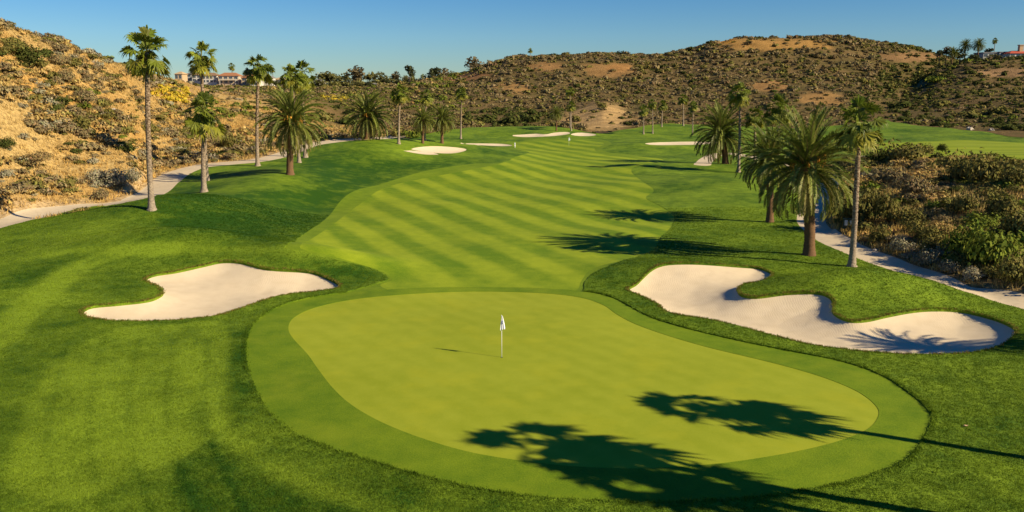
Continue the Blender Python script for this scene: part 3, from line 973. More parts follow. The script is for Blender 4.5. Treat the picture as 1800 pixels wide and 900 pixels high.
ind = []   # (x, y, z, rx, rz, kind, region)
for (i, reg) in sel:
    rr = RAD[i]
    ind.append((Q[i, 0], Q[i, 1], ZQ[i], rr, rr * random.uniform(.8, 1.2), KN[KQ[i]], reg, random.choice(['mid']) if Q[i, 1] > 75 else 'near'))
for k, b in enumerate(BIG):
    d = by[k]
    reg = 'bank' if (b[0] > 1400 and d < 170) else ('left' if b[0] < 640 and d < 260 else 'far')
    ind.append((bx[k], d, bz[k], b[2] * d / F / 2 / .9, b[3] * d / F / (.70 if reg == 'bank' else .85), b[4], reg, 'near' if d < 175 else 'mid'))

LAND = [  # things one can find in the photo, and where they show
    ('the tallest left fan palm', 262, 200), ('the short left fan palm', 357, 250), ('the thin-trunked palm', 453, 180), ('the left date palm', 510, 240),
    ('the left cart path bend', 290, 330), ('the left frame edge', 10, 230), ('the hill crest at far left', 60, 60), ('the left cart path', 90, 360), ('the yellow bloom patch', 300, 165),
    ('the hilltop houses', 400, 150), ('the second date palm', 645, 200), ('the small date palms', 760, 220), ('the ridge trees', 640, 140), ('the round crest tree', 835, 125),
    ('the far bunkers', 970, 235), ('the pale slope', 1050, 205), ('the orange patch', 905, 156), ('the lone crest palm', 932, 100), ('the five far palms', 1170, 200), ('the golden hilltop', 1350, 75),
    ('the slim right fan palm', 1298, 200), ('the big right date palm', 1420, 260), ('the nearest fan palm', 1500, 300), ('the upper fairway', 1680, 240), ('the shaded ravine', 1600, 160), ('the red roof', 1785, 95),
    ('the lower right path', 1680, 500), ('the right frame edge', 1795, 400), ('the right path bend', 1440, 390), ('the bank crest', 1700, 285), ('the right bank centre', 1630, 370),
]
def where(u, v):
    d = [((u - a) ** 2 + (2 * (v - b)) ** 2, n, a, b) for n, a, b in LAND]
    _, n, a, b = min(d)
    du, dv = u - a, v - b
    if abs(du) > 1.4 * abs(dv): s = 'right of' if du > 0 else 'left of'
    else: s = 'below' if dv > 0 else 'above'
    return f'{s} {n}'
ORD = ['leftmost', 'second from left', 'third from left', 'fourth from left', 'fifth from left', 'sixth from left', 'seventh from left', 'eighth from left', 'ninth from left', 'tenth from left',
       'eleventh from left', 'twelfth from left', 'thirteenth from left', 'fourteenth from left', 'fifteenth from left', 'sixteenth from left']
rec = {}
for n, (x, yy, z, rx, rz, kind, reg, lod) in enumerate(ind):
    u, v = proj(x, yy, z + rz * .4)
    sp = rx / yy * F
    size = 'large' if sp > 26 else ('mid-sized' if sp > 13 else 'small')
    base = f'{size} {KINDS[kind][1]} shrub {where(float(u), float(v))}'
    rec.setdefault(base, []).append((float(u), n))
LBL = {}
for base, lst in rec.items():
    lst.sort()
    for k, (_, n) in enumerate(lst):
        LBL[n] = base if len(lst) == 1 else f'{base}, {ORD[min(k, 15)]}'
GRP = {'bank': 'shrubs on the bank beside the right cart path', 'left': 'shrubs on the dry left hillside', 'far': 'shrubs on the far hills'}
for n, (x, yy, z, rx, rz, kind, reg, lod) in enumerate(ind):
    o = obj('shrub', shrub_mesh(kind, lod, n % len(PROTO[kind][lod])), None, (x, yy, z - .04 * rz))
    o.scale = (rx, rx * random.uniform(.8, 1.15), rz); o.rotation_euler = (0, 0, random.uniform(0, 6.28))
    tag(o, LBL[n], 'shrub', GRP[reg])

def merged(name, idx, lodf, label, cat):
    vs, fs, cs = [], [], []
    b = 0
    for i in idx:
        k = KN[KQ[i]]
        pl = PROTO[k][lodf(i)]
        v, f, c = pl[i % len(pl)]
        a = (i * 2.399) % 6.283; ca, sa = math.cos(a), math.sin(a)
        rr = RAD[i]
        w = np.empty_like(v)
        w[:, 0] = (v[:, 0] * ca - v[:, 1] * sa) * rr + Q[i, 0]
        w[:, 1] = (v[:, 0] * sa + v[:, 1] * ca) * rr + Q[i, 1]
        w[:, 2] = v[:, 2] * rr * (.75 + .5 * ((i * 7) % 13) / 13) + ZQ[i] - .05
        m = .82 + .36 * ((i * 5) % 17) / 17
        vs.append(w); fs.append(f + b); cs.append(c * m); b += len(v)
    o = obj(name, mesh_np(name, np.concatenate(vs), np.concatenate(fs), M['scrub'], False, None, np.concatenate(cs)))
    tag(o, label, cat, None, 'stuff')
rest = np.where(~selset)[0]
ar = rest[(Q[rest, 1] >= 230) & (UQ[rest] < 1560)]
br = rest[(Q[rest, 1] >= 230) & (UQ[rest] >= 1560)]
cr = rest[(Q[rest, 1] < 230) & (UQ[rest] < 900)]
dr_ = rest[(Q[rest, 1] < 230) & (UQ[rest] >= 900)]
merged('hill_scrub', ar, lambda i: 'far', 'grey-brown and olive scrub covering the far central hill', 'scrub')
merged('hill_scrub', br, lambda i: 'far', 'olive and dark green scrub covering the right hill under the red roof', 'scrub')
merged('hill_scrub', cr, lambda i: 'mid' if Q[i, 1] < 175 else 'far', 'low dry scrub between the bigger shrubs on the left hillside', 'scrub')
merged('hill_scrub', dr_, lambda i: 'mid', 'low mixed scrub between the bigger shrubs on the right bank', 'scrub')

# blades: dry grass on the slopes, turf blades in the near rough
def blades(x, y, z, n, hgt, wid, spread, colf, seed, lean=.5):
    rs = np.random.default_rng(seed)
    N_ = len(x)
    bx_ = np.repeat(x, n) + rs.normal(size=N_ * n) * spread
    by_ = np.repeat(y, n) + rs.normal(size=N_ * n) * spread
    bz_ = np.repeat(z, n)
    a = rs.uniform(0, 6.283, N_ * n); h = np.repeat(hgt, n) * rs.uniform(.6, 1.25, N_ * n)
    w = np.repeat(wid, n)
    ln = rs.uniform(.1, 1, N_ * n) * lean * h
    la = rs.uniform(0, 6.283, N_ * n)
    ca, sa = np.cos(a) * w, np.sin(a) * w
    v = np.empty((N_ * n, 3, 3))
    v[:, 0] = np.stack([bx_ - ca, by_ - sa, bz_], 1)
    v[:, 1] = np.stack([bx_ + ca, by_ + sa, bz_], 1)
    v[:, 2] = np.stack([bx_ + np.cos(la) * ln, by_ + np.sin(la) * ln, bz_ + h], 1)
    c = np.repeat(np.repeat(colf, n, 0) * (1 + .2 * rs.normal(size=(N_ * n, 1))), 3, 0)
    return v.reshape(-1, 3), np.arange(3 * N_ * n).reshape(-1, 3), np.clip(c, .004, .9)

g, rs = scatter(26000, area * ((cy < 260) * (uu < 700) * 1.0 + (cy < 150) * (uu > 1400) * 2.0) * inframe / np.maximum(cy, 60), 14)
okg = (pathL(g) > .25) & (pathR(g) > .2)
g = g[okg]
gz = terrain(g[:, 0], g[:, 1]) + .03
t = np.clip(.5 + .9 * fbm(g[:, 0] / 8, g[:, 1] / 8, 3, 141), 0, 1)[:, None]
gu = uof(g[:, 0], g[:, 1])
cg = np.array([.52, .335, .10]) * t + np.array([.46, .34, .13]) * (1 - t)
cg = np.where((gu > 1300)[:, None], cg * np.array([.95, 1.0, 1.0]), cg)
v, f, c = blades(g[:, 0], g[:, 1], gz, 6, .25 + .3 * rng.random(len(g)), .02 + .00035 * g[:, 1], .22, cg, 15, .7)
o = obj('dry_grass', mesh_np('dry_grass', v, f, M['grass'], False, None, c))
tag(o, 'golden dry grass growing between the shrubs on the slopes', 'dry grass', None, 'stuff')

lt = TR[LAB == L_LAWN]
la, lb, lc = XY[lt[:, 0]], XY[lt[:, 1]], XY[lt[:, 2]]
lcen = (la + lb + lc) / 3
lar = .5 * np.abs((lb[:, 0] - la[:, 0]) * (lc[:, 1] - la[:, 1]) - (lb[:, 1] - la[:, 1]) * (lc[:, 0] - la[:, 0]))
lu = uof(lcen[:, 0], lcen[:, 1], 0)
wt = lar * (lu > -120) * (lu < 1920) * (lcen[:, 1] > 22) * (lcen[:, 1] < 95) / np.maximum(lcen[:, 1], 20) ** 1.5
rs = np.random.default_rng(16)
k = rs.choice(len(lt), 150000, p=wt / wt.sum())
r1 = np.sqrt(rs.random(len(k))); r2 = rs.random(len(k))
g = la[k] * (1 - r1)[:, None] + lb[k] * (r1 * (1 - r2))[:, None] + lc[k] * (r1 * r2)[:, None]
# an extra fringe of longer blades along the lips of the bunkers and the collar
ex = []
for poly, m in ((bl_p, 2600), (br_p, 3800), (collar_p, 3600)):
    i = rs.integers(0, len(poly), m); tt = rs.random(m)[:, None]
    e = poly[i] * (1 - tt) + np.roll(poly, -1, 0)[i] * tt
    e = e + rs.normal(size=(m, 2)) * .10
    d = sdf(e, poly)
    ex.append(e[(d > .0) & (d < .25)])
ex = np.concatenate(ex)
kk = (sdf(ex, bl_p) > 0) & (sdf(ex, br_p) > 0) & (sdf(ex, collar_p) > 0) & (sdf(ex, first_p) > 0)
ex = ex[kk]
hg = np.concatenate([np.full(len(g), .055), np.full(len(ex), .10)])
g = np.concatenate([g, ex])
gz = terrain(g[:, 0], g[:, 1]) + rough_relief(g, None) - .01
tn = mow_light_tone(g)
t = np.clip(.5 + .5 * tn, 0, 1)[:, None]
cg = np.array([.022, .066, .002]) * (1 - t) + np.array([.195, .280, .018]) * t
lip = np.zeros(len(g), bool); lip[-len(ex):] = np.minimum(sdf(ex, bl_p), sdf(ex, br_p)) < .3
lip &= rng.random(len(g)) < .55
cg[lip] = np.array([.20, .15, .035])
v, f, c = blades(g[:, 0], g[:, 1], gz, 5, hg, .006 + .00030 * g[:, 1], .06, cg, 17, .9)
o = obj('rough_grass', mesh_np('rough_grass', v, f, M['grass'], False, None, c))
tag(o, 'short green grass blades of the mown rough around the green', 'grass', None, 'stuff')

# ------------------------------------------------------------------ palms
def fan_crown(seed, nf=44):
    """crown of a fan palm, about unit radius, growing from the origin"""
    rs = np.random.default_rng(seed)
    vs, fs, cs = [], [], []
    cnt_ = [0]
    def put(v, f, c):
        b = cnt_[0]; cnt_[0] += len(v)
        vs.append(np.array(v)); fs.append([tuple(b + i for i in q) for q in f]); cs.append(np.repeat(np.array([c]), len(v), 0))
    for k in range(nf):
        t = (k + .5) / nf
        el = R(84 - 128 * t ** .95 + rs.normal() * 10)
        az = k * 2.39996 + rs.normal() * .3
        d = np.array([math.cos(az) * math.cos(el), math.sin(az) * math.cos(el), math.sin(el)])
        side = np.array([-math.sin(az), math.cos(az), 0])
        L = (.58 + .16 * rs.random()) * (1.0 - .10 * t) * (.32 if k % 3 == 2 else 1)
        p0 = np.array([0, 0, -.14 * t])
        p1 = p0 + d * L * .5 + np.array([0, 0, .03]); p2 = p0 + d * L - np.array([0, 0, .05 + .06 * math.cos(el)])
        w = .014
        put([p0 - side * w * 1.8, p0 + side * w * 1.8, p1 + side * w, p1 - side * w, p2 + side * w, p2 - side * w], [(0, 1, 2, 3), (3, 2, 4, 5)], (.20, .20, .04))
        d2 = p2 - p1; d2 = d2 / np.linalg.norm(d2); d2 = d2 + np.array([0, 0, -.35 * math.cos(el) - .1]); d2 /= np.linalg.norm(d2)
        up2 = np.cross(side, d2); up2 /= np.linalg.norm(up2)
        yel = min(max(0, t - .6) * 1.7 + .22 * rs.random(), 1)
        g = np.array([.105, .145, .014]) * (1 + .25 * rs.normal()) * (1 - yel) + np.array([.33, .29, .03]) * yel
        g = np.clip(g, .012, .6)
        ns = 13
        R0 = .44 + .08 * rs.random()
        roll = rs.normal() * .45
        sd = side * math.cos(roll) + up2 * math.sin(roll); u3 = up2 * math.cos(roll) - side * math.sin(roll)
        for q_ in range(ns):
            a = R(-105 + 210 * (q_ + .5) / ns + rs.normal() * 3)
            dirn = d2 * math.cos(a) + sd * math.sin(a)
            ll = R0 * (1 - .22 * (abs(a) / 1.8) ** 2) * (1 + .10 * rs.normal())
            tang = -d2 * math.sin(a) + sd * math.cos(a)
            hw = .050 * ll / .5
            fold = u3 * (.04 * ll) * (1 if q_ % 2 else -1)
            m = p2 + dirn * ll * .52 + u3 * .02
            m2 = p2 + dirn * ll * .80 - np.array([0, 0, .05 * ll])
            e = p2 + dirn * ll - np.array([0, 0, (.20 + .16 * rs.random()) * ll])
            put([p2, m - tang * hw + fold, m + tang * hw - fold, m2 - tang * hw * .5, m2 + tang * hw * .5, e], [(0, 1, 2), (1, 3, 4, 2), (3, 5, 4)], g * (1 + .14 * rs.normal()))
    V_ = np.concatenate(vs); C_ = np.clip(np.concatenate(cs), .004, .9)
    return V_, [q for l in fs for q in l], C_

def skirt_shape(seed, n=16):
    """dead fronds hanging under the crown"""
    rs = np.random.default_rng(seed)
    v, f, c = [], [], []
    for k in range(n):
        az = rs.uniform(0, 6.28); L = .32 + .25 * rs.random(); out = .10 + .14 * rs.random()
        z0 = -.02 - .12 * rs.random()
        dx, dy = math.cos(az), math.sin(az)
        for s in range(6):
            o_ = (s - 2.5) * .035
            p = (dx * .06, dy * .06, z0)
            m = (dx * out - dy * o_, dy * out + dx * o_, z0 - L * .4)
            m2 = (dx * out - dy * (o_ + .03), dy * out + dx * (o_ + .03), z0 - L * .4)
            e = (dx * out * .9 - dy * o_ * 1.7, dy * out * .9 + dx * o_ * 1.7, z0 - L * (1 - .15 * rs.random()))
            b = len(v); v += [p, m, m2, e]; f += [(b, b + 1, b + 2), (b + 1, b + 3, b + 2)]
            cc = np.array([.17, .12, .04]) * (1 + .25 * rs.normal())
            c += [np.clip(cc, .02, .7)] * 4
    return np.array(v), f, np.array(c)

def date_crown(seed, nf=112, leafs=34):
    """feather crown of a date palm of about unit radius"""
    rs = np.random.default_rng(seed)
    v, f, c = [], [], []
    for k in range(nf):
        t = (k + .5) / nf
        el = R(84 - 124 * t ** 1.1 + rs.normal() * 6)
        az = k * 2.39996 + rs.normal() * .2
        L = (1.12 + .12 * rs.random()) * (1 - .10 * t)
        h = np.array([math.cos(az), math.sin(az), 0]); side = np.array([-math.sin(az), math.cos(az), 0])
        sag = (1.15 + .4 * rs.random()) * (.5 + .5 * math.cos(el))
        P0 = np.array([0, 0, -.06 * t]) + h * .05
        NS = 12
        pts_ = [P0]; a = el
        for s in range(NS):
            a -= sag / NS * (.5 + 1.1 * s / NS)
            pts_.append(pts_[-1] + (h * math.cos(a) + np.array([0, 0, math.sin(a)])) * L / NS)
        pts_ = np.array(pts_)
        tw = rs.normal() * .2
        old = max(0, t - .72) * 2.2
        g0 = np.array([.135, .162, .024]) * (1 + .25 * rs.normal())
        g0 = g0 * (1 - min(old, .8)) + np.array([.24, .19, .045]) * min(old, .8)
        # rachis
        b = len(v)
        for i, p in enumerate(pts_):
            w = .016 * (1 - i / (NS + 1)) + .002
            v += [p - side * w, p + side * w]; c += [np.array([.20, .17, .05])] * 2
        for i in range(NS): f.append((b + 2 * i, b + 2 * i + 1, b + 2 * i + 3, b + 2 * i + 2))
        for sgn in (-1, 1):
            for j in range(leafs):
                s = (.10 + .90 * (j + rs.random() * .5) / leafs) * NS
                i = min(int(s), NS - 1); fr = s - i
                p = pts_[i] * (1 - fr) + pts_[i + 1] * fr
                d = pts_[i + 1] - pts_[i]; d /= np.linalg.norm(d)
                up = np.cross(side, d)
                if up[2] < 0: up = -up
                ss = s / NS
                ll = (.125 * math.sin(math.pi * min(.12 + .88 * ss, 1) * .93) ** .6 + .02) * (1 + .1 * rs.normal())
                dr = side * sgn * .70 + d * (.75 + .35 * ss) + up * (.38 + .3 * rs.random() - .1 * tw * sgn)
                dr /= np.linalg.norm(dr)
                e = p + dr * ll - np.array([0, 0, .10 * ll])
                wv_ = d * .0195
                m = p + dr * ll * .5
                b = len(v)
                v += [p, m - wv_, e, m + wv_]
                f.append((b, b + 1, b + 2, b + 3))
                cc = np.clip(g0 * (1 + .15 * rs.normal()), .004, .8)
                c += [cc] * 4
    return np.array(v), f, np.array(c)

def fruit_shape(seed):
    rs = np.random.default_rng(seed)
    mb = MB()
    for k in range(11):
        az = k * .63 + rs.normal() * .2; el = R(20 + 40 * rs.random())
        L = .20 + .10 * rs.random()
        h = np.array([math.cos(az) * math.cos(el), math.sin(az) * math.cos(el), math.sin(el)])
        p0 = h * .04; p1 = h * L * .7 + np.array([0, 0, .02]); p2 = h * L + np.array([0, 0, -.03])
        mb.tube([p0, p1, p2], [.008, .007, .005], 5)
        for j in range(9):
            q_ = p2 + rs.normal(size=3) * .02
            e = q_ + np.array([rs.normal() * .03, rs.normal() * .03, -.09 - .05 * rs.random()])
            mb.tube([q_, (q_ + e) / 2 + h * .01, e], [.005, .012, .004], 4)
    return mb

def pyd(name, sh, mat, norm=False):
    v, f, c = sh
    if norm:   # unit radius; remember how far the crown rises above its heart
        r = np.percentile(np.hypot(v[:, 0], v[:, 1]), 98.5)
        v = v / r
        RISE[norm] = float(np.percentile(v[:, 2], 99.7))
    f3 = [q for q in f if len(q) == 3]; f4 = [q for q in f if len(q) == 4]
    return mesh_np(name, v, [np.array(f3).reshape(-1, 3), np.array(f4).reshape(-1, 4)], mat, False, None, c)

RISE = {}
FAN = [pyd('fan_crown', fan_crown(s), M['frond'], 'fan') for s in (1, 2, 3, 4)]
SKT = [pyd('dead_frond_skirt', skirt_shape(s), M['frond']) for s in (1, 2)]
DATE = [pyd('date_crown', date_crown(s), M['frond'], 'date') for s in (1, 2, 3)]
FRU = [fruit_shape(s).mesh('fruit_cluster', M['fruit']) for s in (1, 2)]

def lathe_trunk(hgt, r_base, r_mid, r_top, top, seed, ring, amp, head=None):
    rs = np.random.default_rng(seed)
    n = 14
    zs = list(np.linspace(0, hgt, max(int(hgt / ring), 12)))
    v, f = [], []
    for i, z in enumerate(zs):
        t = z / hgt
        r = r_mid + (r_top - r_mid) * t + (r_base - r_mid) * math.exp(-z / (.55 if hgt > 9 else .4))
        if head:
            z0, rh = head
            if z > hgt - z0:
                s = (z - hgt + z0) / z0
                r += (rh - r) * math.sin(math.pi * min(s * .75, 1)) ** 1.0
        bx_ = top[0] * t ** 1.6; by_ = top[1] * t ** 1.6
        for k in range(n):
            a = 2 * math.pi * k / n
            q_ = r * (1 + amp * (1 if i % 2 else -1) + amp * .8 * rs.normal())
            v.append((bx_ + math.cos(a) * q_, by_ + math.sin(a) * q_, z - (.15 if i == 0 else 0)))
    for i in range(len(zs) - 1):
        for k in range(n):
            f.append((i * n + k, i * n + (k + 1) % n, (i + 1) * n + (k + 1) % n, (i + 1) * n + k))
    b = (len(zs) - 1) * n
    f.append(tuple(b + k for k in range(n)))
    return v, f

def trunk_mesh(*a, mat=None):
    v, f = lathe_trunk(*a)
    me = bpy.data.meshes.new('trunk'); me.from_pydata(v, [], f); me.materials.append(mat)
    me.polygons.foreach_set('use_smooth', [True] * len(me.polygons))
    return me

NP = [0]
def palm(kind, x, y, top_z, crown_r, dx, label, group, fruit=False, skirt=True, z=None):
    """kind fan/date; top_z is the height of the tip of the crown"""
    NP[0] += 1; n = NP[0]
    z = float(terrain(x, y)) if z is None else z
    root = bpy.data.objects.new('fan_palm' if kind == 'fan' else 'date_palm', None); COL.objects.link(root)
    root.location = (x, y, z); root.empty_display_size = .5
    tag(root, label, 'palm tree', group)
    above = RISE[kind] * crown_r
    h = max(top_z - z - above, .8)
    top = (dx, random.uniform(-.2, .2))
    if kind == 'fan':
        k = min(crown_r / 2.2, 1.15)
        me = trunk_mesh(h, .46 * k, .25 * k, .20 * k, top, n, .13, .05, (.9 * k, .27 * k), mat=M['ftrunk'])
        obj('trunk', me, root)
        c = obj('crown', FAN[n % 4], root, (top[0], top[1], h - .05))
        c.scale = (crown_r, crown_r, crown_r); c.rotation_euler = (0, 0, n * 1.7)
        if skirt:
            s = obj('dead_frond_skirt', SKT[n % 2], root, (top[0], top[1], h - .05))
            s.scale = (crown_r,) * 3; s.rotation_euler = (0, 0, n * .9)
    else:
        k = crown_r / 4.6
        me = trunk_mesh(h, .62 * k, .44 * k, .42 * k, top, n, .12, .045, (1.7 * k, .62 * k), mat=M['ctrunk'])
        obj('trunk', me, root)
        c = obj('crown', DATE[n % 3], root, (top[0], top[1], h - .05))
        c.scale = (crown_r, crown_r, crown_r); c.rotation_euler = (0, 0, n * 1.3)
        if fruit:
            s = obj('fruit_cluster', FRU[n % 2], root, (top[0], top[1], h))
            s.scale = (crown_r * 1.25,) * 3
    return root

G1 = 'fan palms along the left cart path'; G2 = 'palms by the right cart path'; G3 = 'small palms before the far hill'; G4 = 'date palms on the left lawn'; G5 = 'palms on the skyline'
PALMS = [  # kind, base u v, top u v, crown width px, label, group, fruit
    ('fan', 267, 370, 255, 46, 86, 'tallest fan palm with shaggy crown and thick brown trunk, leftmost beside the cart path', G1, 0),
    ('fan', 364, 318, 352, 71, 56, 'tall slim fan palm with pale trunk rising behind the shorter left palm', G1, 0),
    ('fan', 359, 338, 357, 160, 76, 'short bushy fan palm with broad crown in front of a taller slim trunk', G1, 0),
    ('fan', 453, 292, 453, 91, 54, 'tall fan palm with thin dark trunk standing just left of the fruiting date palm', G1, 0),
    ('fan', 526, 286, 510, 112, 44, 'fan palm behind the left date palm, its crown the left half of a pair', G1, 0),
    ('fan', 537, 277, 528, 105, 52, 'fan palm behind the left date palm, its crown the right half of a pair', G1, 0),
    ('date', 510, 307, 510, 150, 122, 'large date palm with orange fruit on the left lawn, nearest of the left date palms', G4, 1),
    ('date', 645, 245, 645, 158, 90, 'spreading date palm at the edge of the dry slope behind the left lawn mound', G4, 1),
    ('fan', 701, 253, 703, 146, 36, 'fan palm with straight pale trunk left of the two small date palms', G3, 0),
    ('fan', 747, 247, 749, 156, 26, 'slim fan palm whose crown shows above the darker small date palm', G3, 0),
    ('date', 743, 252, 743, 187, 46, 'small dark trunked date palm, left of a pair above the far left bunker', G3, 0),
    ('date', 777, 252, 777, 183, 52, 'small date palm with orange brown trunk, right of a pair above the far left bunker', G3, 0),
    ('fan', 810, 244, 812, 151, 24, 'slender fan palm with thin pale trunk standing on the far mound', G3, 0),
    ('date', 1422, 450, 1425, 190, 198, 'biggest date palm with thick brown trunk standing between right bunker and cart path', G2, 1),
    ('date', 1353, 391, 1356, 214, 124, 'date palm with slim brown trunk half hidden behind the biggest date palm', G2, 0),
    ('date', 1275, 288, 1270, 178, 108, 'stout dark trunked date palm where the far cart path reappears', G2, 0),
    ('fan', 1497, 470, 1513, 168, 92, 'nearest fan palm, dense crown and slightly leaning trunk at right path edge', G2, 0),
    ('fan', 1298, 303, 1302, 143, 42, 'tall slim fan palm with thin trunk just right of the stout dark date palm', G2, 0),
    ('fan', 1366, 306, 1370, 163, 54, 'fan palm whose crown shows above and behind the big date palm', G2, 0),
    ('fan', 1326, 290, 1328, 184, 40, 'fan palm with small crown between the slim palm and the big date palm', G2, 0),
    ('fan', 1131, 236, 1131, 183, 20, 'lowest of the small far fan palms, leftmost of the five', G3, 0),
    ('fan', 1147, 235, 1147, 173, 18, 'small far fan palm second from left, its trunk pale and straight', G3, 0),
    ('fan', 1163, 223, 1165, 175, 18, 'small far fan palm with half hidden trunk, middle of the five', G3, 0),
    ('fan', 1201, 221, 1201, 163, 20, 'tallest of the five small far fan palms, fourth from the left', G3, 0),
    ('fan', 1217, 238, 1219, 177, 18, 'yellowish small far fan palm, rightmost of the five beside the bunker end', G3, 0),
    ('date', 978, 230, 978, 186, 26, 'young feather palm beside the pale bare slope above the far bunkers', G3, 0),
    ('fan', 1004, 230, 1004, 177, 18, 'small far fan palm right of the young feather palm, lower crown', G3, 0),
    ('fan', 1002, 225, 1002, 150, 18, 'far fan palm with the higher of two crowns stacked above far bunkers', G3, 0),
]
for kd, ub, vb, ut, vt, w, lab, grp, fr in PALMS:
    x, y = raycast(ub, vb); x, y = float(x[0]), float(y[0])
    tz = float(zv(y, vt))
    palm(kd, x, y, tz, w * y / F / 2, float(ux(ut, y, tz)) - x, lab, grp, bool(fr))
SKY = [('fan', 932, 512, 84, 9, 'lone tiny palm on the crest of the central hill'), ('fan', 407, 606, 110, 13, 'small palm rising behind the roofs of the hilltop houses'),
    ('fan', 479, 600, 118, 9, 'tiny palm showing right of the thin trunked fan palm crown'),
    ('date', 1699, 427, 68, 22, 'feathery palm on the right ridge, left of a pair near the flat roofed house'), ('date', 1722, 425, 66, 24, 'feathery palm on the right ridge, right of a pair near the flat roofed house'),
    ('fan', 1750, 440, 66, 10, 'tall thin palm on the right ridge behind the flat roofed house'), ('date', 1676, 426, 82, 20, 'low feathery palm on the right ridge left of the taller pair'),
    ('fan', 743, 606, 129, 8, 'thin short palm among the ridge trees right of the tall eucalyptus')]
for kd, u, y, vt, w, lab in SKY:
    tz = float(zv(y, vt)); x = float(ux(u, y, tz))
    palm(kd, x, y, tz, w * y / F / 2, 0, lab, G5, False, False)
# the palms right of the frame whose shadows lie across the green and the bunker
for kd, x, y, h, cr, lab in [
    ('fan', 25.5, 27.0, 12.4, 2.05, 'tall fan palm standing right of the view, its shadow on the right of the green'),
    ('fan', 20.2, 22.6, 13.5, 2.15, 'broad fan palm standing right of the view, its shadow across the lower green'),
    ('fan', 22.4, 20.3, 12.8, 2.2, 'fan palm standing right of the view, its shadow along the lower green edge'),
    ('date', 34.8, 40.5, 8.4, 2.4, 'date palm standing right of the view, its shadow on the right bunker end')]:
    z = float(terrain(x, y))
    palm(kd, x, y, z + h, cr, 0, lab, 'palms right of the view', False)

# ------------------------------------------------------------------ ridge trees
def crown_shape(seed, n, leaf, lobes, col, tall=1.0):
    """tree crown within about a unit sphere"""
    rs = np.random.default_rng(seed)
    L = []
    for k in range(lobes):
        d = rs.normal(size=3); d /= np.linalg.norm(d)
        r = rs.uniform(.25, .65)
        L.append((*(d * r), rs.uniform(.28, .48)))
    L = np.array(L)
    k = rs.integers(0, lobes, n)
    d = rs.normal(size=(n, 3)); d /= np.linalg.norm(d, axis=1)[:, None]
    c = L[k, :3] + d * (L[k, 3] * rs.uniform(.5, 1.1, n))[:, None]
    nr = d + rs.normal(size=(n, 3)) * .6; nr /= np.linalg.norm(nr, axis=1)[:, None]
    v, f = tri_leaves(c, nr, leaf * rs.uniform(.6, 1.4, n), .6, rs)
    lv = np.clip(1 + .3 * rs.normal(size=lobes), .5, 1.6)
    cc = np.array(col) * (1 + .25 * rs.normal(size=(n, 1))) * lv[k][:, None]
    return v, f, np.clip(np.repeat(cc, 4, 0), .004, .8)
TC = {k: [mesh_np('tree_crown', *crown_shape(700 + 9 * i + j, 420, .12, 9, c)[:2], M['leaf'], False, None, crown_shape(700 + 9 * i + j, 420, .12, 9, c)[2]) for j in range(3)]
      for i, (k, c) in enumerate([('olive', (.135, .13, .04)), ('dark', (.06, .07, .025)), ('brown', (.14, .11, .05)), ('light', (.19, .18, .05))])}
CN = {'olive': 'olive green', 'dark': 'dark green', 'brown': 'brownish green', 'light': 'light green'}
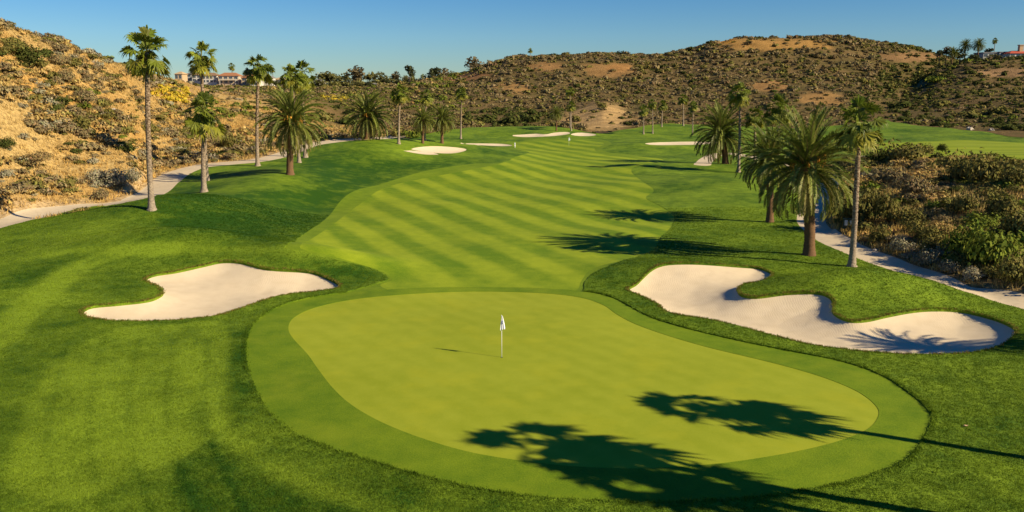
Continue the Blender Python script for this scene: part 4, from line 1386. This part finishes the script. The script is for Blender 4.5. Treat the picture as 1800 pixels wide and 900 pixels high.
TREES = [  # u, crown centre v, crown w, h px, y, tone, label
    (578, 137, 36, 22, 606, 'light', 'rounded light green tree right of the white ridge house'), (597, 142, 26, 20, 600, 'olive', 'olive tree beside the rounded light green ridge tree'),
    (623, 133, 30, 24, 604, 'brown', 'broad brownish tree, tallest at the middle of the left ridge'), (610, 144, 22, 14, 596, 'olive', 'low olive tree under the broad brownish ridge tree'),
    (645, 134, 11, 16, 612, 'light', 'thin pale tree, left of two thin ones on the ridge'), (655, 133, 9, 15, 612, 'light', 'thin pale tree, right of two thin ones on the ridge'),
    (667, 138, 24, 18, 606, 'olive', 'round olive tree right of the two thin pale ridge trees'), (640, 146, 26, 14, 594, 'light', 'low light green tree below the two thin pale ridge trees'),
    (664, 148, 22, 14, 590, 'olive', 'low olive tree below the round olive ridge tree'), (698, 135, 16, 14, 600, 'brown', 'umbrella shaped tree left of the tall eucalyptus'), (688, 143, 22, 14, 598, 'olive', 'low olive tree left of the umbrella shaped one'),
    (720, 126, 18, 20, 598, 'dark', 'tall dark eucalyptus with an irregular crown above a white house'), (712, 140, 14, 12, 596, 'olive', 'small olive tree at the left foot of the tall eucalyptus'), (730, 141, 15, 18, 594, 'light', 'light green tree at the right foot of the tall eucalyptus'),
    (764, 131, 26, 22, 585, 'dark', 'large dark round tree, left of a joined pair on the ridge'), (782, 134, 20, 20, 583, 'brown', 'brownish round tree, right of a joined pair on the ridge'), (797, 133, 13, 12, 570, 'olive', 'small olive tree between the joined pair and the crest tree'),
    (814, 131, 13, 8, 555, 'dark', 'small dark bushy tree just left of the big crest tree'), (833, 118, 32, 26, 516, 'brown', 'big round dark tree standing alone on the left end of central crest'), (857, 122, 13, 12, 516, 'brown', 'small tree right of the big round crest tree'),
    (914, 100, 10, 10, 514, 'dark', 'small tree on the crest left of the lone palm'), (1090, 96, 20, 11, 510, 'dark', 'rounded dark tree on the middle of the central crest'), (750, 143, 20, 14, 590, 'olive', 'low olive tree left of the large dark round tree'),
    (676, 146, 18, 12, 592, 'dark', 'low dark tree right of the round olive ridge tree'), (484, 146, 18, 9, 590, 'dark', 'low dark tree in front of the row of hilltop houses'),
    (1652, 92, 14, 9, 430, 'dark', 'small dark tree, leftmost on the right ridge'), (1664, 90, 16, 12, 432, 'brown', 'brownish tree left of the low feathery ridge palm'), (1688, 95, 22, 14, 428, 'olive', 'olive tree under the pair of ridge palms, left side'), (1712, 100, 24, 10, 422, 'dark', 'dark hedge-like tree under the pair of ridge palms, right side'),
    (1738, 90, 14, 9, 440, 'dark', 'dark tree behind the flat roofed house, left of the thin palm'), (1745, 101, 24, 9, 418, 'olive', 'olive tree before the flat roofed house wall'), (1776, 102, 24, 9, 416, 'light', 'light green tree below the red roof, left side'), (1800, 102, 26, 10, 416, 'olive', 'olive tree below the red roof, right side'), (1300, 67, 20, 6, 531, 'dark', 'low dark tree on the left shoulder of the golden hilltop'),
    (560, 146, 26, 13, 592, 'olive', 'low olive tree in front of the grey roofed house, right of the paired crowns'), (588, 149, 24, 12, 586, 'light', 'low light green tree below the rounded light green ridge tree'),
    (624, 150, 26, 12, 584, 'olive', 'low wide olive tree right under the broad brownish ridge tree'), (648, 149, 20, 11, 582, 'dark', 'low dark tree left of the tiny white house'), (682, 152, 24, 11, 578, 'light', 'low light green tree right of the tiny white house'),
    (702, 147, 20, 12, 588, 'dark', 'low dark tree below the umbrella shaped ridge tree'), (741, 147, 22, 12, 582, 'brown', 'low brownish tree right of the eucalyptus foot'), (776, 144, 26, 10, 574, 'light', 'low light green tree below the joined pair on the ridge'),
    (1404, 66, 16, 5, 531, 'dark', 'low dark tree on the middle of the golden hilltop'),
]
for n, (u, vc, w, h, y, tn, lab) in enumerate(TREES):
    zc = float(zv(y, vc)); x = float(ux(u, y, zc)); zg = float(terrain(x, y))
    rw = w * y / F / 2 * 1.6; rh = h * y / F / 2 * 1.6
    zg = min(zg, zc - rh * .55)
    root = bpy.data.objects.new('ridge_tree', None); COL.objects.link(root); root.location = (x, y, float(terrain(x, y)))
    tag(root, lab, 'tree', 'trees on the ridges')
    zr = zc - root.location.z
    mb = MB()
    tr = max(rw * .06, .12)
    mb.tube([(0, 0, -.6), (rw * .03, 0, max(zr * .4, .1)), (0, 0, max(zr, .5))], [tr * 1.3, tr, tr * .6], 7)
    for k in range(3):
        a = n + k * 2.1
        mb.tube([(0, 0, max(zr - rh * .5, .2)), (math.cos(a) * rw * .45, math.sin(a) * rw * .45, zr + rh * .15)], [tr * .6, tr * .2], 5)
    mb.build('trunk', M['bark'], root, True)
    c = obj('crown', TC[tn][n % 3], root, (0, 0, zr)); c.scale = (rw, rw, rh); c.rotation_euler = (0, 0, n * 1.1)

# ------------------------------------------------------------------ houses on the ridges
def mat_wall(name, c): return plain(name, c, .85, .1, .1, .6)
WALLS = {'cream': mat_wall('cream_wall', (.50, .41, .29)), 'white': mat_wall('white_wall', (.56, .53, .47)), 'tan': mat_wall('tan_wall', (.45, .33, .2)), 'grey': mat_wall('grey_wall', (.36, .36, .36))}
ROOFS = {'terracotta': plain('terracotta_roof', (.33, .15, .075), .85, .1, .25, 2), 'brown': plain('brown_roof', (.24, .15, .09), .85, .1, .25, 2), 'grey': plain('grey_roof', (.22, .21, .21), .85, .1, .2, 2),
    'red': plain('red_roof', (.40, .085, .05), .85, .1, .2, 2), 'tan': plain('tan_roof', (.42, .30, .17), .85, .1, .2, 2)}

def house(u0, u1, vtop, vroof, vbase, y, wall, roof, label, hip=True, nwin=3, floors=2, chimney=False, balcony=False, deep=9.0):
    zb = float(zv(y, vbase)); zt = float(zv(y, vtop)); ze = float(zv(y, vroof))
    x0 = float(ux(u0, y, ze)); x1 = float(ux(u1, y, ze))
    xc = (x0 + x1) / 2; w = (x1 - x0) / 2
    zg = min(float(terrain(xc, y)), float(terrain(x0, y)), float(terrain(x1, y)), zb) - .3
    root = bpy.data.objects.new('house', None); COL.objects.link(root); root.location = (xc, y, zg)
    tag(root, label, 'house', 'houses on the ridges')
    H = ze - zg; HT = zt - zg; B = zb - zg
    mb = MB(); mb.box(-w, 0, 0, w, deep, H); mb.build('wall', WALLS[wall], root)
    mb = MB(); o_ = .5
    if hip:
        rw = max(w + o_ - deep * .4, w * .25)
        mb.add([(-w - o_, -o_, H), (w + o_, -o_, H), (w + o_, deep + o_, H), (-w - o_, deep + o_, H), (-rw, deep / 2, HT), (rw, deep / 2, HT),
                (-w - o_, -o_, H + .18), (w + o_, -o_, H + .18), (w + o_, deep + o_, H + .18), (-w - o_, deep + o_, H + .18)],
               [(0, 3, 2, 1), (0, 1, 7, 6), (1, 2, 8, 7), (2, 3, 9, 8), (3, 0, 6, 9), (6, 7, 5, 4), (7, 8, 5), (8, 9, 4, 5), (9, 6, 4)])
    else:
        mb.box(-w - .3, -.3, H + .003, w + .3, deep + .3, max(HT, H + .35))
    rf = mb.build('roof', ROOFS[roof], root)
    if chimney:
        mb = MB(); mb.box(w * .1, deep * .3, H + .2, w * .1 + 1.8, deep * .3 + 1.8, HT + 2.4); mb.box(w * .1 - .25, deep * .3 - .25, HT + 2.403, w * .1 + 2.05, deep * .3 + 2.05, HT + 2.8)
        mb.build('chimney', WALLS['tan'], rf)
    fh = (H - B) / floors
    for fl in range(floors):
        for k in range(nwin):
            cx_ = -w + (k + .5) * 2 * w / nwin
            hw = w / nwin * .62
            z0 = B + fl * fh + fh * .22; z1 = B + fl * fh + fh * .82
            mb = MB(); mb.box(cx_ - hw - .12, -.06, z0 - .12, cx_ + hw + .12, .02, z1 + .12)
            fr = mb.build('window', WALLS['white'], root)
            mb = MB(); mb.box(cx_ - hw, -.10, z0, cx_ - .06, -.055, z1); mb.box(cx_ + .06, -.10, z0, cx_ + hw, -.055, z1)
            mb.build('pane', M['glass'], fr)
    if balcony:
        mb = MB(); zf = B + fh
        mb.box(-w * .8, -2.0, zf - .2, w * .8, -.004, zf)
        mb.box(-w * .8, -2.0, zf + .9, w * .8, -1.9, zf + 1.0)
        for k in range(9):
            xx = -w * .8 + k * w * 1.6 / 8
            mb.box(xx - .05, -1.98, zf + .003, xx + .05, -1.92, zf + .897)
        for xx in (-w * .78, w * .74): mb.box(xx, -1.95, 0, xx + .25, -1.7, zf - .203)
        mb.build('balcony', WALLS['white'], root)
    return root
house(307, 320, 125.5, 130.5, 140, 560, 'tan', 'tan', 'tan roofed house, leftmost, half hidden by the crest of the left hill', nwin=2, floors=1)
house(326, 337, 127.5, 130, 142, 606, 'grey', 'grey', 'small dark grey house left of the slim palm trunk', nwin=1)
house(337, 354, 127.5, 132, 143.5, 600, 'white', 'brown', 'white house with brown roof directly behind the slim palm trunk', nwin=2)
house(355, 381, 127.5, 133, 146, 596, 'white', 'brown', 'wide white house with a row of dark windows right of the slim palm trunk', nwin=4)
house(383, 419, 127.5, 133.5, 147.5, 592, 'cream', 'terracotta', 'wide cream house with terracotta roof and balcony, largest in the hilltop row', nwin=4, balcony=True)
house(424, 445, 129, 137, 149, 588, 'tan', 'terracotta', 'tan house with steep terracotta roof left of the thin palm trunk', nwin=2)
house(438, 456, 134, 138, 150.5, 580, 'white', 'terracotta', 'bright white house wing in front of the steep terracotta roof', nwin=1, hip=False)
house(458, 478, 132, 137, 147, 596, 'white', 'grey', 'grey roofed white house right of the thin palm trunk', nwin=3)
house(480, 503, 136, 140, 147, 606, 'cream', 'tan', 'low cream house between thin palm and the paired palm crowns', nwin=3, floors=1)
house(548, 569, 139, 144, 153, 596, 'white', 'grey', 'white house with grey roof right of the paired palm crowns', nwin=3, floors=1)
house(653, 662, 145.5, 148, 153, 584, 'white', 'grey', 'tiny white house below the round olive ridge tree', nwin=1, floors=1, deep=6)
house(709, 722, 135, 138, 145, 604, 'white', 'grey', 'white house behind the foot of the tall eucalyptus', nwin=2, floors=1)
house(738, 757, 138, 141, 146, 604, 'tan', 'tan', 'low tan house between eucalyptus and the large dark round tree', nwin=2, floors=1)
house(1729, 1757, 92, 93, 101, 432, 'grey', 'grey', 'long grey flat roofed house on the right ridge', hip=False, nwin=3, floors=1)
house(1757.5, 1773, 91, 92, 100, 431, 'white', 'grey', 'white flat roofed house wing left of the red roof', hip=False, nwin=1, floors=1)
house(1776, 1815, 88.5, 94, 102, 424, 'white', 'red', 'white house with red tiled roof and chimney at the right frame edge', nwin=4, floors=1, chimney=True)

# ------------------------------------------------------------------ flagsticks, marker, box, rocks, leaf
def flagstick(u, v, h, label, cup=True, flagw=.26):
    x, y = raycast(u, v); x, y = float(x[0]), float(y[0]); z = float(terrain(x, y))
    root = bpy.data.objects.new('flagstick', None); COL.objects.link(root); root.location = (x, y, z)
    tag(root, label, 'flagstick')
    mb = MB(); mb.tube([(0, 0, -.1), (0, 0, h * .5), (0, 0, h)], [.017, .014, .011], 10)
    mb.tube([(0, 0, h), (0, 0, h + .03)], [.02, .012], 8)
    mb.build('pole', M['white'], root, True)
    # limp cloth, gathered at the top and hanging in folds
    nu, nv = 15, 14
    vs, fs = [], []
    for j in range(nv):
        t = j / (nv - 1)
        ww = flagw * (.12 + .95 * t ** .8) * (1 - .12 * max(0, t - .85) / .15)
        for i in range(nu):
            s = i / (nu - 1) - .38
            fold = .035 * math.sin(s * 17 + t * 1.5) * (.4 + t)
            vs.append((s * ww + .02, -.022 - fold - .012, h - .02 - t * .72 + .03 * math.sin(s * 5)))
    for j in range(nv - 1):
        for i in range(nu - 1):
            a = j * nu + i
            fs.append((a, a + 1, a + nu + 1, a + nu))
    mb = MB(); mb.add(vs, fs)
    fo = mb.build('flag', M['flag'], root, True)
    so = fo.modifiers.new('thick', 'SOLIDIFY'); so.thickness = .006
    if cup:
        mb = MB()
        for (zz, pts_) in ((h - .30, [(-.02, .02), (.02, .05), (.045, 0), (.02, -.05), (.05, -.09)]), (h - .40, [(-.05, 0), (.0, .02), (.05, -.01)])):
            mb.tube([(px_, -.088, zz + pz_) for px_, pz_ in pts_], .012, 6)
        mb.build('emblem', M['blue'], fo)
        mb = MB()
        for k in range(20):
            pass
        n = 20
        vs = [(0, 0, .004)] + [(math.cos(2 * math.pi * k / n) * .06, math.sin(2 * math.pi * k / n) * .06, .004) for k in range(n)]
        mb.add(vs, [(0, 1 + k, 1 + (k + 1) % n) for k in range(n)])
        mb.build('cup', M['dark'], root)
    return root
flagstick(882, 628, 2.2, 'white flagstick with limp white flag standing in the near green')
flagstick(1000, 256, 1.9, 'tiny white flagstick on the far green', False, .42)
x, y = raycast(905, 259.5); x, y = float(x[0]), float(y[0])
root = bpy.data.objects.new('marker_post', None); COL.objects.link(root); root.location = (x, y, float(terrain(x, y)))
tag(root, 'short white marker post at the left edge of the far fairway', 'marker post')
mb = MB(); mb.tube([(0, 0, -.2), (0, 0, 1.05)], .11, 12); mb.tube([(0, 0, 1.05), (0, 0, 1.12)], [.11, .06], 12); mb.build('post', M['white'], root, True)
mb = MB(); mb.tube([(0, 0, .75), (0, 0, .86)], .115, 12); mb.build('band', M['blue'], root, True)

x, y = raycast(1490, 404); x, y = float(x[0]), float(y[0])
z = float(terrain(x, y))
root = bpy.data.objects.new('utility_box', None); COL.objects.link(root); root.location = (x, y, z); root.rotation_euler = (0, 0, R(-20))
tag(root, 'dark green box with two pale panels behind the nearest fan palm trunk', 'utility box')
mb = MB(); mb.box(-.42, -.25, .0, .42, .25, 1.0); mb.box(-.46, -.29, 1.003, .46, .29, 1.08); mb.build('body', M['box'], root)
for px_ in (-.32, .12):
    mb = MB(); mb.box(px_, -.29, .45, px_ + .26, -.253, .95); mb.build('panel', M['panel'], root)

for n, (u, v, sz, lab) in enumerate([(1705, 229, .9, 'pale angular boulder at the far edge of the upper fairway, left of two'), (1743, 230, .7, 'small rounded pale boulder at the far edge of upper fairway, right of two'),
        (1538, 441, .22, 'small reddish stone beside the right cart path near the grey shrubs'), (200, 196, .5, 'pale rock on the left hillside left of the tallest palm')]):
    x, y = raycast(u, v); x, y = float(x[0]), float(y[0]); z = float(terrain(x, y))
    rs = np.random.default_rng(60 + n)
    mb = MB()
    P_ = []
    NB, NA = 7, 10
    for i in range(NB):
        th = math.pi * i / (NB - 1)
        for k in range(NA):
            a = 2 * math.pi * k / NA
            r = sz * (1 + .16 * rs.normal())
            P_.append((math.sin(th) * math.cos(a) * r, math.sin(th) * math.sin(a) * r * .8, math.cos(th) * r * .65 + sz * .25))
    mb.add(P_, [(i * NA + k, (i + 1) * NA + k, (i + 1) * NA + (k + 1) % NA, i * NA + (k + 1) % NA) for i in range(NB - 1) for k in range(NA)])
    o = mb.build('boulder', M['rock']); o.location = (x, y, z); tag(o, lab, 'boulder')
x, y = raycast(1697, 753); x, y = float(x[0]), float(y[0])
mb = MB(); mb.add([(-.1, 0, .0), (-.03, -.05, .03), (.05, -.045, .02), (.12, .01, .05), (.04, .05, .03), (-.04, .045, .045)], [(0, 1, 5), (1, 2, 4, 5), (2, 3, 4)])
o = mb.build('fallen_leaf', M['dleaf']); o.location = (x, y, float(terrain(x, y)) + .10); tag(o, 'single fallen tan leaf lying on the rough right of the green', 'leaf')

# ------------------------------------------------------------------ light
SUN_EL = R(29.5)
hd = Vector((.912, -.41, 0)).normalized()          # towards the sun, on the ground
d = Vector((-hd.x * math.cos(SUN_EL), -hd.y * math.cos(SUN_EL), -math.sin(SUN_EL)))
sl = bpy.data.lights.new('sun', 'SUN'); sl.energy = 4.9; sl.angle = R(.53); sl.color = (1.0, .84, .58)
so = bpy.data.objects.new('sun', sl); COL.objects.link(so); so.rotation_euler = d.to_track_quat('-Z', 'Y').to_euler(); so.location = (60, -30, 60)
w = bpy.data.worlds.new('World'); S.world = w; w.use_nodes = True
nt = w.node_tree
sk = nt.nodes.new('ShaderNodeTexSky'); sk.sky_type = 'NISHITA'; sk.sun_disc = False
sk.sun_elevation = SUN_EL; sk.sun_rotation = math.atan2(hd.x, hd.y)
sk.air_density = 1.0; sk.dust_density = 0; sk.ozone_density = 4.0; sk.altitude = 0
bg = nt.nodes['Background']; bg.inputs['Strength'].default_value = .052
hsv = nt.nodes.new('ShaderNodeHueSaturation'); hsv.inputs['Saturation'].default_value = 1.35
nt.links.new(sk.outputs[0], hsv.inputs['Color']); tint = nt.nodes.new('ShaderNodeMix'); tint.data_type = 'RGBA'; tint.blend_type = 'MULTIPLY'; tint.inputs[0].default_value = 1
tint.inputs[7].default_value = (.60, .81, 1.06, 1)
nt.links.new(hsv.outputs[0], tint.inputs[6]); nt.links.new(tint.outputs[2], bg.inputs['Color'])
S.view_settings.view_transform = 'Standard'; S.view_settings.look = 'None'
S.view_settings.exposure = .80; S.view_settings.gamma = 1
S.cycles.max_bounces = 6
S.cycles.diffuse_bounces = 3
